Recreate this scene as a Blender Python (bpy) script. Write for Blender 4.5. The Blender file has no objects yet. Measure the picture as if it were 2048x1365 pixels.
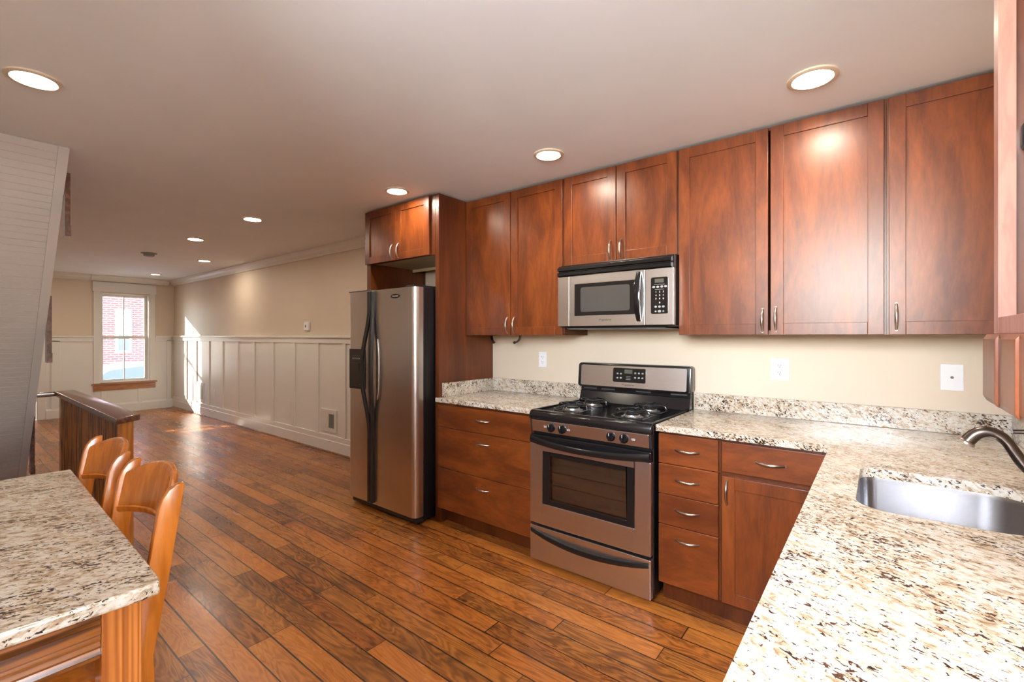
import bpy, bmesh, math, random
from mathutils import Vector, Matrix, Euler

S = bpy.context.scene
C = S.collection
R = math.radians

# ------------------------------------------------------------------ camera
cam_d = bpy.data.cameras.new('camera')
cam = bpy.data.objects.new('camera', cam_d)
C.objects.link(cam)
cam.location = (-2.95, 0.0, 1.367)
cam.rotation_euler = (R(90), 0, R(-51.547))
cam_d.sensor_width = 36.0
cam_d.lens = 36.0 * 926.0 / 2048.0
cam_d.shift_y = -10.0 / 2048.0
cam_d.clip_start = 0.02
S.camera = cam

# ------------------------------------------------------------------ view, sky, sun, added fill lamps
S.view_settings.view_transform = 'Standard'
S.view_settings.look = 'None'
S.view_settings.gamma = 1.0
S.view_settings.use_curve_mapping = False
S.view_settings.exposure = 1.3

W = bpy.data.worlds.new('sky')
S.world = W
W.use_nodes = True
wn = W.node_tree
wn.nodes.clear()
w_out = wn.nodes.new('ShaderNodeOutputWorld')
w_bg = wn.nodes.new('ShaderNodeBackground')
w_sky = wn.nodes.new('ShaderNodeTexSky')
w_sky.sky_type = 'NISHITA'
w_sky.sun_disc = False
w_sky.sun_elevation = R(38)
w_sky.sun_rotation = R(270)
w_bg.inputs['Strength'].default_value = 1.5
wn.links.new(w_sky.outputs['Color'], w_bg.inputs['Color'])
wn.links.new(w_bg.outputs['Background'], w_out.inputs['Surface'])


def lamp(name, kind, loc, rot, energy, color=(1, 1, 1), **kw):
    d = bpy.data.lights.new(name, kind)
    d.energy = energy
    d.color = color
    for k, v in kw.items():
        setattr(d, k, v)
    o = bpy.data.objects.new(name, d)
    C.objects.link(o)
    o.location = loc
    o.rotation_euler = rot
    return o


# sun shining in through the street window, travelling towards +x and -y and down
sun_dir = Vector((0.535, -0.845, -0.385)).normalized()
lamp('sun', 'SUN', (0, 14, 8), sun_dir.to_track_quat('-Z', 'Y').to_euler(), 9.0, (1.0, 0.90, 0.76), angle=R(0.5))
# fill lamps added at two made-up windows behind the camera 
lamp('side_fill', 'AREA', (-3.78, 0.05, 1.92), (R(90), 0, R(-90)), 64.0, (0.90, 0.95, 1.0),  # stands in for flash bounced off the ceiling
     shape='RECTANGLE', size=1.22, size_y=0.86)
lamp('rear_fill', 'AREA', (-3.02, -2.16, 1.45), (R(90), 0, 0), 42.0, (0.95, 0.97, 1.0),
     shape='RECTANGLE', size=0.9, size_y=1.3)



# ------------------------------------------------------------------ node helpers
class NT:
    def __init__(s, name):
        s.m = bpy.data.materials.new(name)
        s.m.use_nodes = True
        s.t = s.m.node_tree
        s.t.nodes.clear()
        s.out = s.t.nodes.new('ShaderNodeOutputMaterial')

    def n(s, kind, **kw):
        x = s.t.nodes.new('ShaderNode' + kind)
        for k, v in kw.items():
            setattr(x, k, v)
        return x

    def l(s, a, b):
        s.t.links.new(a, b)

    def val(s, sock, v):
        if hasattr(v, 'is_output'):
            s.l(v, sock)
        else:
            sock.default_value = v

    def pos(s):
        return s.n('NewGeometry').outputs['Position']

    def mapping(s, v, rot=(0, 0, 0), scale=(1, 1, 1), loc=(0, 0, 0)):
        m = s.n('Mapping')
        s.l(v, m.inputs['Vector'])
        m.inputs['Rotation'].default_value = rot
        m.inputs['Scale'].default_value = scale
        m.inputs['Location'].default_value = loc
        return m.outputs['Vector']

    def noise(s, v, scale, detail=4, rough=0.55, dist=0.0):
        m = s.n('TexNoise')
        if v is not None:
            s.l(v, m.inputs['Vector'])
        m.inputs['Scale'].default_value = scale
        m.inputs['Detail'].default_value = detail
        m.inputs['Roughness'].default_value = rough
        m.inputs['Distortion'].default_value = dist
        return m.outputs['Fac']

    def ramp(s, f, stops, interp='LINEAR'):
        r = s.n('ValToRGB')
        r.color_ramp.interpolation = interp
        e = r.color_ramp.elements
        while len(e) < len(stops):
            e.new(0.5)
        for i, (p, c) in enumerate(stops):
            e[i].position = p
            e[i].color = (c[0], c[1], c[2], 1) if hasattr(c, '__len__') else (c, c, c, 1)
        s.l(f, r.inputs['Fac'])
        return r.outputs['Color']

    def math(s, op, a, b=None, c=None):
        m = s.n('Math', operation=op)
        s.val(m.inputs[0], a)
        if b is not None:
            s.val(m.inputs[1], b)
        if c is not None:
            s.val(m.inputs[2], c)
        return m.outputs[0]

    def mix(s, f, a, b, mode='MIX'):
        m = s.n('Mix', data_type='RGBA', blend_type=mode)
        s.val(m.inputs[0], f)
        for i, v in ((6, a), (7, b)):
            if hasattr(v, 'is_output'):
                s.l(v, m.inputs[i])
            else:
                m.inputs[i].default_value = (v[0], v[1], v[2], 1)
        return m.outputs[2]

    def bump(s, h, strength=0.2, dist=0.002):
        b = s.n('Bump')
        b.inputs['Strength'].default_value = strength
        b.inputs['Distance'].default_value = dist
        s.l(h, b.inputs['Height'])
        return b.outputs['Normal']

    def pbsdf(s, color, rough=0.5, metal=0.0, normal=None, coat=0.0, coat_rough=0.1, spec=None, emis=None, es=0.0):
        p = s.n('BsdfPrincipled')
        if hasattr(color, 'is_output'):
            s.l(color, p.inputs['Base Color'])
        else:
            p.inputs['Base Color'].default_value = (color[0], color[1], color[2], 1)
        s.val(p.inputs['Roughness'], rough)
        p.inputs['Metallic'].default_value = metal
        p.inputs['Coat Weight'].default_value = coat
        p.inputs['Coat Roughness'].default_value = coat_rough
        if spec is not None:
            p.inputs['Specular IOR Level'].default_value = spec
        if normal is not None:
            s.l(normal, p.inputs['Normal'])
        if emis:
            p.inputs['Emission Color'].default_value = (emis[0], emis[1], emis[2], 1)
            p.inputs['Emission Strength'].default_value = es
        s.l(p.outputs[0], s.out.inputs['Surface'])
        return s.m


def paint(name, c, rough=0.55, bump=0.03, spec=None):
    t = NT(name)
    p = t.pos()
    f = t.noise(p, 2.5, 3)
    col = t.mix(f, [x * 0.95 for x in c], [min(1, x * 1.04) for x in c])
    b = t.bump(t.noise(p, 260, 2), bump, 0.001)
    return t.pbsdf(col, rough, normal=b, spec=spec)


def plain(name, c, rough=0.4, metal=0.0, coat=0.0, coat_rough=0.1):
    t = NT(name)
    f = t.noise(t.pos(), 9, 3)
    col = t.mix(f, [x * 0.92 for x in c], [min(1, x * 1.06) for x in c])
    return t.pbsdf(col, rough, metal, coat=coat, coat_rough=coat_rough)


def cherry(name, scale, gain=1.0):
    """reddish brown stained maple; scale stretches the figure along one axis"""
    t = NT(name)
    p = t.pos()
    v = t.mapping(p, scale=scale)
    blotch = t.noise(v, 1.0, 5, 0.6, 1.2)
    fine = t.noise(t.mapping(p, scale=[x * 9 for x in scale]), 1.0, 4, 0.6, 0.4)
    big = t.noise(p, 1.7, 2)
    f = t.math('ADD', t.math('MULTIPLY', blotch, 0.62), t.math('MULTIPLY', fine, 0.20))
    f = t.math('ADD', f, t.math('MULTIPLY', big, 0.18))
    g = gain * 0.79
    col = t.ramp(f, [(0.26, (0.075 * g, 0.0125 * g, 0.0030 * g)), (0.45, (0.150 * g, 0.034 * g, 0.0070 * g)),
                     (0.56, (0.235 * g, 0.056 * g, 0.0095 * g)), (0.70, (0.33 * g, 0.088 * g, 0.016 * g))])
    return t.pbsdf(col, t.math('MULTIPLY_ADD', blotch, 0.06, 0.34), coat=0.24, coat_rough=0.30, spec=0.40,
                   normal=t.bump(fine, 0.04, 0.001))


def orangewood(name, scale, a, b, rough=0.3, rings=18.0):
    t = NT(name)
    p = t.pos()
    n1 = t.noise(t.mapping(p, scale=scale), 1.0, 3, 0.5, 0.3)
    ring = t.math('MULTIPLY_ADD', t.math('SINE', t.math('MULTIPLY', n1, rings * 6.28)), 0.5, 0.5)
    fine = t.noise(t.mapping(p, scale=[x * 8 for x in scale]), 1.0, 3, 0.6)
    f = t.math('ADD', t.math('MULTIPLY', ring, 0.55), t.math('MULTIPLY', fine, 0.45))
    col = t.ramp(f, [(0.18, a), (0.75, b)])
    return t.pbsdf(col, rough, coat=0.4, coat_rough=0.15, normal=t.bump(f, 0.05, 0.001))


def granite(name, rz, ry, seed=0.0):
    t = NT(name)
    v = t.mapping(t.pos(), rot=(0, 0, rz), loc=(seed, seed * 1.7, 0))
    v = t.mapping(v, rot=(0, ry, 0))
    vs = t.mapping(v, scale=(0.40, 1.0, 1.0))
    vl = t.mapping(v, scale=(0.34, 1.0, 1.0), loc=(3.1, 8.2, 1.3))
    tan = t.noise(vl, 70, 6, 0.68, 0.5)
    patch = t.noise(v, 7, 3, 0.5)
    tf = t.math('ADD', tan, t.math('MULTIPLY_ADD', patch, 0.22, -0.11))
    col = t.ramp(tf, [(0.30, (0.21, 0.135, 0.075)), (0.40, (0.40, 0.29, 0.185)), (0.48, (0.58, 0.495, 0.385)), (0.60, (0.665, 0.63, 0.57))])
    grey = t.ramp(t.noise(vl, 130, 4, 0.6, 0.3), [(0.56, 0.0), (0.66, 1.0)])
    col = t.mix(t.math('MULTIPLY', grey, 0.55), col, (0.36, 0.29, 0.22))
    fle = t.noise(vs, 150, 3, 0.6, 0.6)
    clump = t.noise(vl, 14, 4, 0.6)
    f2 = t.math('ADD', fle, t.math('MULTIPLY', clump, 0.55))
    dk = t.ramp(f2, [(0.855, 0.0), (0.90, 1.0)])
    col = t.mix(dk, col, t.ramp(t.noise(v, 60, 2), [(0.42, (0.020, 0.012, 0.010)), (0.62, (0.085, 0.038, 0.020))]))
    return t.pbsdf(col, 0.16, spec=0.5)


def floorwood():
    t = NT('old_pine_planks')
    sx = t.n('SeparateXYZ')
    t.l(t.pos(), sx.inputs[0])
    x, y = sx.outputs[0], sx.outputs[1]
    wob = t.noise(t.mapping(t.pos(), scale=(0.0, 0.5, 0)), 1.0, 2)
    xs = t.math('DIVIDE', t.math('ADD', x, t.math('MULTIPLY', wob, 0.012)), 0.104)
    row = t.math('FLOOR', xs)
    fx = t.math('FRACT', xs)
    wn1 = t.n('TexWhiteNoise', noise_dimensions='1D')
    t.l(row, wn1.inputs['W'])
    ys = t.math('ADD', t.math('DIVIDE', y, t.math('MULTIPLY_ADD', wn1.outputs[0], 1.2, 0.9)), t.math('MULTIPLY', wn1.outputs[0], 17.3))
    pid = t.math('FLOOR', ys)
    fy = t.math('FRACT', ys)
    cx = t.n('CombineXYZ')
    t.l(row, cx.inputs[0])
    t.l(pid, cx.inputs[1])
    wn2 = t.n('TexWhiteNoise', noise_dimensions='2D')
    t.l(cx.outputs[0], wn2.inputs['Vector'])
    rnd = wn2.outputs[0]
    g = t.n('CombineXYZ')
    t.l(t.math('MULTIPLY', x, 9.0), g.inputs[0])
    t.l(t.math('MULTIPLY', y, 1.5), g.inputs[1])
    t.l(t.math('MULTIPLY', rnd, 40.0), g.inputs[2])
    n1 = t.noise(g.outputs[0], 1.0, 3, 0.5, 0.7)
    ring = t.math('MULTIPLY_ADD', t.math('SINE', t.math('MULTIPLY', n1, 95.0)), 0.5, 0.5)
    fine = t.noise(t.mapping(g.outputs[0], scale=(7, 2.2, 1)), 1.0, 5, 0.7)
    blotch = t.noise(t.pos(), 3.2, 4, 0.6)
    f = t.math('ADD', t.math('MULTIPLY', ring, 0.13), t.math('MULTIPLY', fine, 0.34))
    f = t.math('ADD', f, t.math('MULTIPLY', blotch, 0.30))
    f = t.math('ADD', f, t.math('MULTIPLY', rnd, 0.23))
    col = t.ramp(f, [(0.28, (0.085, 0.029, 0.008)), (0.41, (0.235, 0.083, 0.017)), (0.53, (0.40, 0.150, 0.028)), (0.70, (0.53, 0.225, 0.048))])
    red = t.math('MULTIPLY', t.math('FRACT', t.math('MULTIPLY', rnd, 7.13)), 0.55)
    col = t.mix(red, col, t.mix(1.0, col, (1.04, 0.74, 0.66), 'MULTIPLY'))
    # worn grey dirt along the boards
    dirt = t.ramp(t.noise(t.mapping(t.pos(), scale=(4.0, 0.9, 1)), 1.3, 6, 0.7), [(0.52, 0.0), (0.72, 0.55)])
    col = t.mix(dirt, col, (0.075, 0.042, 0.022))
    # paint specks
    vo = t.n('TexVoronoi', feature='F1')
    t.l(t.pos(), vo.inputs['Vector'])
    vo.inputs['Scale'].default_value = 4.5
    speck = t.math('LESS_THAN', vo.outputs['Distance'], 0.010)
    col = t.mix(t.math('MULTIPLY', speck, 0.8), col, (0.62, 0.52, 0.44))
    # seams
    ex = t.math('MINIMUM', fx, t.math('SUBTRACT', 1.0, fx))
    swid = t.math('MULTIPLY_ADD', t.noise(t.mapping(t.pos(), scale=(9.6, 0.6, 1)), 1.0, 2), 0.055, 0.002)
    sm = t.math('LESS_THAN', ex, swid)
    ey = t.math('LESS_THAN', t.math('MINIMUM', fy, t.math('SUBTRACT', 1.0, fy)), 0.0016)
    seam = t.math('MAXIMUM', sm, ey)
    col = t.mix(t.math('MULTIPLY', seam, 0.92), col, (0.013, 0.009, 0.007))
    ro = t.math('MULTIPLY_ADD', t.noise(t.mapping(t.pos(), scale=(3, 1, 1)), 1.5, 4, 0.6), 0.26, 0.16)
    h = t.math('SUBTRACT', t.math('MULTIPLY', t.noise(t.mapping(t.pos(), scale=(9.6, 1.2, 1)), 1.0, 2), 0.6), seam)
    return t.pbsdf(col, ro, normal=t.bump(h, 0.15, 0.002), spec=0.5)


def steel(name, c, rough, axis):
    t = NT(name)
    sc = [1.5, 1.5, 1.5]
    for a in range(3):
        if a != axis:
            sc[a] = 160
    n = t.noise(t.mapping(t.pos(), scale=sc), 1.0, 3)
    sm = t.noise(t.pos(), 5, 3)
    r = t.math('ADD', t.math('MULTIPLY', n, 0.03), t.math('MULTIPLY_ADD', sm, 0.06, rough - 0.04))
    col = t.mix(n, [q * 0.94 for q in c], [min(1, q * 1.04) for q in c])
    return t.pbsdf(col, r, 1.0)


def glasspane(name, tint=(1, 1, 1), refl=0.1):
    t = NT(name)
    tr = t.n('BsdfTransparent')
    tr.inputs['Color'].default_value = (tint[0], tint[1], tint[2], 1)
    gl = t.n('BsdfGlossy')
    gl.inputs['Roughness'].default_value = 0.04
    fr = t.n('Fresnel')
    fr.inputs['IOR'].default_value = 1.45
    mx = t.n('MixShader')
    t.l(t.math('ADD', fr.outputs[0], refl), mx.inputs[0])
    t.l(tr.outputs[0], mx.inputs[1])
    t.l(gl.outputs[0], mx.inputs[2])
    t.l(mx.outputs[0], t.out.inputs['Surface'])
    return t.m


def bricks():
    t = NT('red_brick')
    b = t.n('TexBrick')
    v = t.mapping(t.pos(), rot=(R(90), 0, 0))
    t.l(v, b.inputs['Vector'])
    b.inputs['Scale'].default_value = 1.0
    b.inputs['Brick Width'].default_value = 0.22
    b.inputs['Row Height'].default_value = 0.075
    b.inputs['Mortar Size'].default_value = 0.012
    b.inputs['Color1'].default_value = (0.27, 0.085, 0.07, 1)
    b.inputs['Color2'].default_value = (0.21, 0.062, 0.052, 1)
    b.inputs['Mortar'].default_value = (0.33, 0.25, 0.22, 1)
    return t.pbsdf(b.outputs['Color'], 0.9)


def emit(name, c, s):
    t = NT(name)
    e = t.n('Emission')
    e.inputs['Color'].default_value = (c[0], c[1], c[2], 1)
    e.inputs['Strength'].default_value = s
    t.l(e.outputs[0], t.out.inputs['Surface'])
    return t.m


M = {}
M['beige'] = paint('beige_wall_paint', (0.70, 0.585, 0.455), 0.6)
M['white'] = paint('white_trim_paint', (0.76, 0.735, 0.68), 0.32, 0.01)
M['ceiling'] = paint('ceiling_paint', (0.84, 0.86, 0.885), 0.8)
M['soffit'] = paint('painted_beadboard', (0.60, 0.56, 0.52), 0.4, 0.02)
M['floor'] = floorwood()
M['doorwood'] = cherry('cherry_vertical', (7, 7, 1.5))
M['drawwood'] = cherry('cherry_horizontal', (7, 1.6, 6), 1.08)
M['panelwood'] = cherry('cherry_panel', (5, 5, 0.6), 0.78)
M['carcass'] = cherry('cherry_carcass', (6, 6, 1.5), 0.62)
M['maple'] = plain('natural_maple', (0.62, 0.47, 0.27), 0.5)
M['raw'] = orangewood('rough_sawn_red', (40, 40, 8), (0.33, 0.125, 0.088), (0.40, 0.16, 0.112), 0.6, 3)
M['granite'] = granite('cream_granite', R(-63), R(27))
M['granite2'] = granite('cream_granite_table', R(23), R(20), 4.0)
M['steel'] = steel('brushed_steel', (0.66, 0.625, 0.61), 0.30, 2)
M['steelh'] = steel('brushed_steel_horizontal', (0.68, 0.67, 0.68), 0.29, 1)
M['sinksteel'] = steel('sink_steel', (0.50, 0.50, 0.52), 0.22, 0)
M['nickel'] = plain('satin_nickel', (0.50, 0.46, 0.42), 0.28, 1.0)
M['bronze'] = plain('oiled_bronze', (0.13, 0.105, 0.09), 0.30, 1.0)
M['black'] = plain('black_enamel', (0.008, 0.008, 0.009), 0.18, 0, 0.15, 0.05)
M['blackside'] = plain('black_textured', (0.006, 0.006, 0.007), 0.35)
M['plastic'] = plain('black_plastic', (0.018, 0.018, 0.019), 0.33)
M['iron'] = plain('cast_iron', (0.012, 0.012, 0.013), 0.22)
M['greybtn'] = plain('grey_button', (0.30, 0.31, 0.32), 0.5)
M['ink'] = plain('white_ink', (0.75, 0.75, 0.75), 0.5)
M['darkink'] = plain('dark_ink', (0.06, 0.05, 0.05), 0.5)
M['lcd'] = plain('lcd_grey', (0.10, 0.10, 0.085), 0.2)
M['burner'] = plain('burner_aluminium', (0.55, 0.55, 0.56), 0.35, 1.0)
M['plate'] = plain('white_plastic', (0.82, 0.82, 0.83), 0.3)
M['slot'] = plain('dark_slot', (0.05, 0.05, 0.055), 0.5)
M['grille'] = plain('grey_grille', (0.30, 0.28, 0.25), 0.5)
M['vent'] = plain('vent_cream', (0.72, 0.70, 0.64), 0.4)
M['chair'] = orangewood('golden_oak', (26, 26, 3.0), (0.44, 0.125, 0.014), (0.57, 0.175, 0.022), 0.26, 3)
M['fir'] = orangewood('fir_grain', (16, 16, 0.35), (0.33, 0.085, 0.012), (0.62, 0.22, 0.045), 0.32, 10)
M['brown'] = orangewood('brown_pine', (18, 18, 1.2), (0.11, 0.036, 0.011), (0.30, 0.105, 0.026), 0.22, 5)
M['apronwood'] = orangewood('apron_wood', (1.2, 20, 20), (0.10, 0.034, 0.010), (0.32, 0.11, 0.022), 0.25, 4)
M['amber'] = orangewood('amber_pine', (18, 18, 1.0), (0.30, 0.09, 0.012), (0.46, 0.16, 0.022), 0.28, 5)
M['capwood'] = orangewood('dark_cap', (14, 1.6, 14), (0.085, 0.036, 0.022), (0.16, 0.072, 0.042), 0.2, 4)
M['sill'] = orangewood('sill_pine', (2, 18, 18), (0.34, 0.135, 0.05), (0.46, 0.20, 0.08), 0.35, 5)
M['glass'] = glasspane('window_glass')
M['ovenglass'] = glasspane('oven_glass', (0.55, 0.50, 0.46), 0.05)
M['cavity'] = plain('oven_cavity', (0.55, 0.45, 0.38), 0.5)
M['ringtrim'] = plain('lamp_ring', (0.72, 0.60, 0.46), 0.35)
M['bulb'] = emit('lamp_glow', (1.0, 0.87, 0.71), 90.0)
M['bulbdim'] = emit('lamp_glow_dim', (1.0, 0.92, 0.80), 5.0)
M['brick'] = bricks()
M['outwhite'] = plain('white_stone', (0.66, 0.65, 0.65), 0.7)
M['outdark'] = plain('dark_pane', (0.10, 0.13, 0.16), 0.15)
M['asphalt'] = plain('asphalt', (0.25, 0.25, 0.26), 0.9)
M['car'] = plain('silver_blue_car', (0.32, 0.38, 0.46), 0.25, 0.3, 0.6)


# ------------------------------------------------------------------ mesh helpers
class MB:
    def __init__(s):
        s.b = bmesh.new()

    def box(s, x0, x1, y0, y1, z0, z1):
        v = [s.b.verts.new(p) for p in ((x0, y0, z0), (x1, y0, z0), (x1, y1, z0), (x0, y1, z0),
                                         (x0, y0, z1), (x1, y0, z1), (x1, y1, z1), (x0, y1, z1))]
        for f in ((0, 3, 2, 1), (4, 5, 6, 7), (0, 1, 5, 4), (1, 2, 6, 5), (2, 3, 7, 6), (3, 0, 4, 7)):
            s.b.faces.new([v[i] for i in f])
        return s

    def prism(s, pts, axis, a, b):
        """polygon in the two other axes (in xyz order), extruded along axis from a to b"""
        def mk(p, t):
            q = list(p)
            q.insert(axis, t)
            return s.b.verts.new(q)
        lo = [mk(p, a) for p in pts]
        hi = [mk(p, b) for p in pts]
        n = len(pts)
        s.b.faces.new(lo)
        s.b.faces.new(list(reversed(hi)))
        for i in range(n):
            j = (i + 1) % n
            s.b.faces.new([lo[j], lo[i], hi[i], hi[j]])
        return s

    def tube(s, path, rad, seg=12, flat=None, caps=True):
        """sweep a circle (or ellipse: flat=(a,b) multipliers) along a path"""
        path = [Vector(p) for p in path]
        n = len(path)
        if not hasattr(rad, '__len__'):
            rad = [rad] * n
        rings = []
        prev = None
        for i in range(n):
            d = (path[min(i + 1, n - 1)] - path[max(i - 1, 0)]).normalized()
            if prev is None:
                up = Vector((0, 0, 1)) if abs(d.z) < 0.9 else Vector((1, 0, 0))
                u = d.cross(up).normalized()
            else:
                u = (prev - d * prev.dot(d)).normalized()
            prev = u
            w = d.cross(u)
            fa, fb = flat or (1, 1)
            rings.append([s.b.verts.new(path[i] + (u * math.cos(2 * math.pi * k / seg) * fa + w * math.sin(2 * math.pi * k / seg) * fb) * rad[i]) for k in range(seg)])
        for i in range(n - 1):
            for k in range(seg):
                s.b.faces.new([rings[i][k], rings[i][(k + 1) % seg], rings[i + 1][(k + 1) % seg], rings[i + 1][k]])
        if caps:
            s.b.faces.new(list(reversed(rings[0])))
            s.b.faces.new(rings[-1])
        return s

    def cyl(s, p0, p1, r0, r1=None, seg=20):
        return s.tube([p0, p1], [r0, r0 if r1 is None else r1], seg)

    def lathe(s, c, axis, prof, seg=28):
        """prof = list of (distance along axis, radius)"""
        c = Vector(c)
        a = Vector(axis).normalized()
        up = Vector((0, 0, 1)) if abs(a.z) < 0.9 else Vector((1, 0, 0))
        u = a.cross(up).normalized()
        w = a.cross(u)
        rings = []
        for h, r in prof:
            if r < 1e-6:
                rings.append([s.b.verts.new(c + a * h)])
            else:
                rings.append([s.b.verts.new(c + a * h + (u * math.cos(2 * math.pi * k / seg) + w * math.sin(2 * math.pi * k / seg)) * r) for k in range(seg)])
        for A, B in zip(rings, rings[1:]):
            for k in range(seg):
                j = (k + 1) % seg
                if len(A) == 1 and len(B) == 1:
                    continue
                if len(A) == 1:
                    s.b.faces.new([A[0], B[j], B[k]])
                elif len(B) == 1:
                    s.b.faces.new([A[k], A[j], B[0]])
                else:
                    s.b.faces.new([A[k], A[j], B[j], B[k]])
        return s

    def grid(s, rows):
        """rows of points joined into a sheet"""
        vs = [[s.b.verts.new(p) for p in r] for r in rows]
        for a, b in zip(vs, vs[1:]):
            for i in range(len(a) - 1):
                s.b.faces.new([a[i], a[i + 1], b[i + 1], b[i]])
        return s

    def loop_sweep(s, sections, closed=False, caps=True):
        """list of closed cross-sections with equal counts"""
        vs = [[s.b.verts.new(p) for p in r] for r in sections]
        n = len(vs[0])
        m = len(vs)
        for i in range(m if closed else m - 1):
            a, b = vs[i], vs[(i + 1) % m]
            for k in range(n):
                s.b.faces.new([a[k], a[(k + 1) % n], b[(k + 1) % n], b[k]])
        if caps and not closed:
            s.b.faces.new(list(reversed(vs[0])))
            s.b.faces.new(vs[-1])
        return s

    def build(s, name, mat, parent=None, bevel=0.0, smooth=False, seg=2, **tags):
        b = s.b
        if bevel > 0:
            bmesh.ops.remove_doubles(b, verts=b.verts[:], dist=1e-6)
            bmesh.ops.recalc_face_normals(b, faces=b.faces[:])
            ed = [e for e in b.edges if len(e.link_faces) == 2 and e.calc_face_angle(0) > 0.6]
            bmesh.ops.bevel(b, geom=ed, offset=bevel, segments=seg, affect='EDGES', profile=0.5, clamp_overlap=True)
        bmesh.ops.recalc_face_normals(b, faces=b.faces[:])
        off = Vector((0, 0, 0))
        q = parent
        while q is not None:
            off += q.location
            q = q.parent
        if parent is not None:
            bmesh.ops.translate(b, verts=b.verts[:], vec=-off)
        me = bpy.data.meshes.new(name)
        b.to_mesh(me)
        b.free()
        me.materials.append(mat)
        if smooth:
            for p in me.polygons:
                p.use_smooth = True
            try:
                me.set_sharp_from_angle(angle=R(38))
            except Exception:
                pass
        o = bpy.data.objects.new(name, me)
        C.objects.link(o)
        if parent is not None:
            o.parent = parent
        else:
            c = sum((Vector(v.co) for v in me.vertices), Vector()) / max(1, len(me.vertices))
            zmin = min(v.co.z for v in me.vertices)
            c.z = zmin
            me.transform(Matrix.Translation(-c))
            o.location = c
        for k, v in tags.items():
            o[k] = v
        return o


def thing(name, label, cat, loc, group=None):
    o = bpy.data.objects.new(name, None)
    C.objects.link(o)
    o.location = loc
    o.empty_display_size = 0.1
    o['label'] = label
    o['category'] = cat
    if group:
        o['group'] = group
    return o


def copy_tree(o, parent=None):
    c = o.copy()
    C.objects.link(c)
    if parent is not None:
        c.parent = parent
    for ch in list(o.children):
        copy_tree(ch, c)
    return c


def rr(x0, x1, y0, y1, r, n=6):
    """rounded rectangle outline, counter-clockwise; r one radius or four (x1y0? order: (x1,y1),(x0,y1),(x0,y0),(x1,y0))"""
    if not hasattr(r, '__len__'):
        r = [r] * 4
    out = []
    for (cx, cy, a0, q) in ((x1, y1, 0, 0), (x0, y1, 90, 1), (x0, y0, 180, 2), (x1, y0, 270, 3)):
        rad = r[q]
        sx = -1 if q in (0, 3) else 1
        sy = -1 if q in (0, 1) else 1
        for i in range(n + 1):
            a = R(a0 + 90 * i / n)
            out.append((cx + sx * rad + rad * math.cos(a), cy + sy * rad + rad * math.sin(a)))
    return out


FACE = Matrix(((0, 0, -1), (-1, 0, 0), (0, 1, 0)))  # text plane that faces -x: local x to -y, local y to +z


def text(s, size, loc, mat, parent, name='lettering', shear=0.0, width=None, depth=0.0003, bold=0.0):
    cu = bpy.data.curves.new('t', 'FONT')
    cu.body = s
    cu.size = size
    cu.shear = shear
    cu.offset = bold
    cu.extrude = depth
    cu.align_x = 'CENTER'
    cu.align_y = 'CENTER'
    to = bpy.data.objects.new('t', cu)
    C.objects.link(to)
    bpy.context.view_layer.update()
    me = bpy.data.meshes.new_from_object(to.evaluated_get(bpy.context.evaluated_depsgraph_get()))
    bpy.data.objects.remove(to)
    bpy.data.curves.remove(cu)
    if width and len(me.vertices):
        xs = [v.co.x for v in me.vertices]
        k = width / (max(xs) - min(xs))
        me.transform(Matrix.Diagonal((k, 1, 1, 1)))
    off = Vector((0, 0, 0))
    q = parent
    while q is not None:
        off += q.location
        q = q.parent
    me.transform(FACE.to_4x4())
    me.transform(Matrix.Translation(Vector(loc) - off))
    me.materials.clear()
    me.materials.append(mat)
    o = bpy.data.objects.new(name, me)
    C.objects.link(o)
    o.parent = parent
    return o


def structure(name, mb, mat, **kw):
    return mb.build(name, mat, None, kind='structure', **kw)


CEIL = 2.43
FAR = 10.7
LEFT = -3.6

# ------------------------------------------------------------------ the room
structure('floor', MB().box(LEFT - 0.2, 0.14, -2.3, FAR + 0.2, -0.12, 0.0), M['floor'])
structure('ceiling', MB().box(LEFT - 0.2, 0.14, -2.3, FAR + 0.2, CEIL, CEIL + 0.12), M['ceiling'])
structure('wall_right', MB().box(0.0, 0.14, -0.60, FAR + 0.2, 0.0, CEIL), M['beige'])
# street wall with window and front door openings
WX0, WX1, WZ0, WZ1 = -1.09, -0.385, 0.535, 2.13
DX0, DX1, DZ1 = -2.78, -1.86, 2.08
fw = MB()
fw.box(WX1, 0.0, FAR, FAR + 0.2, 0, CEIL)
fw.box(DX1, WX0, FAR, FAR + 0.2, 0, CEIL)
fw.box(WX0, WX1, FAR, FAR + 0.2, 0, WZ0)
fw.box(WX0, WX1, FAR, FAR + 0.2, WZ1, CEIL)
fw.box(DX0, DX1, FAR, FAR + 0.2, DZ1, CEIL)
fw.box(LEFT, DX0, FAR, FAR + 0.2, 0, CEIL)
structure('wall_far', fw, M['beige'])
# left wall with a high opening added for the side fill lamp
GY0, GY1, GZ0, GZ1 = -0.60, 0.70, 1.46, 2.38
lw = MB()
lw.box(LEFT - 0.14, LEFT, GY1, FAR + 0.2, 0, CEIL)
lw.box(LEFT - 0.14, LEFT, -2.2, GY0, 0, CEIL)
lw.box(LEFT - 0.14, LEFT, GY0, GY1, GZ1, CEIL)
lw.box(LEFT - 0.14, LEFT, GY0, GY1, 0, GZ0)
structure('wall_left', lw, M['beige'])
structure('wall_back', MB().box(-2.50, 0.0, -0.60, -0.47, 0, CEIL), M['beige'])
structure('wall_side', MB().box(-2.50, -2.38, -2.2, -0.601, 0, CEIL), M['beige'])
rw = MB()
rw.box(LEFT, -3.50, -2.3, -2.12, 0, CEIL)
rw.box(-2.55, -2.501, -2.3, -2.12, 0, CEIL)
rw.box(-3.50, -2.55, -2.3, -2.12, 0, 0.78)
rw.box(-3.50, -2.55, -2.3, -2.12, 2.12, CEIL)
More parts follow.
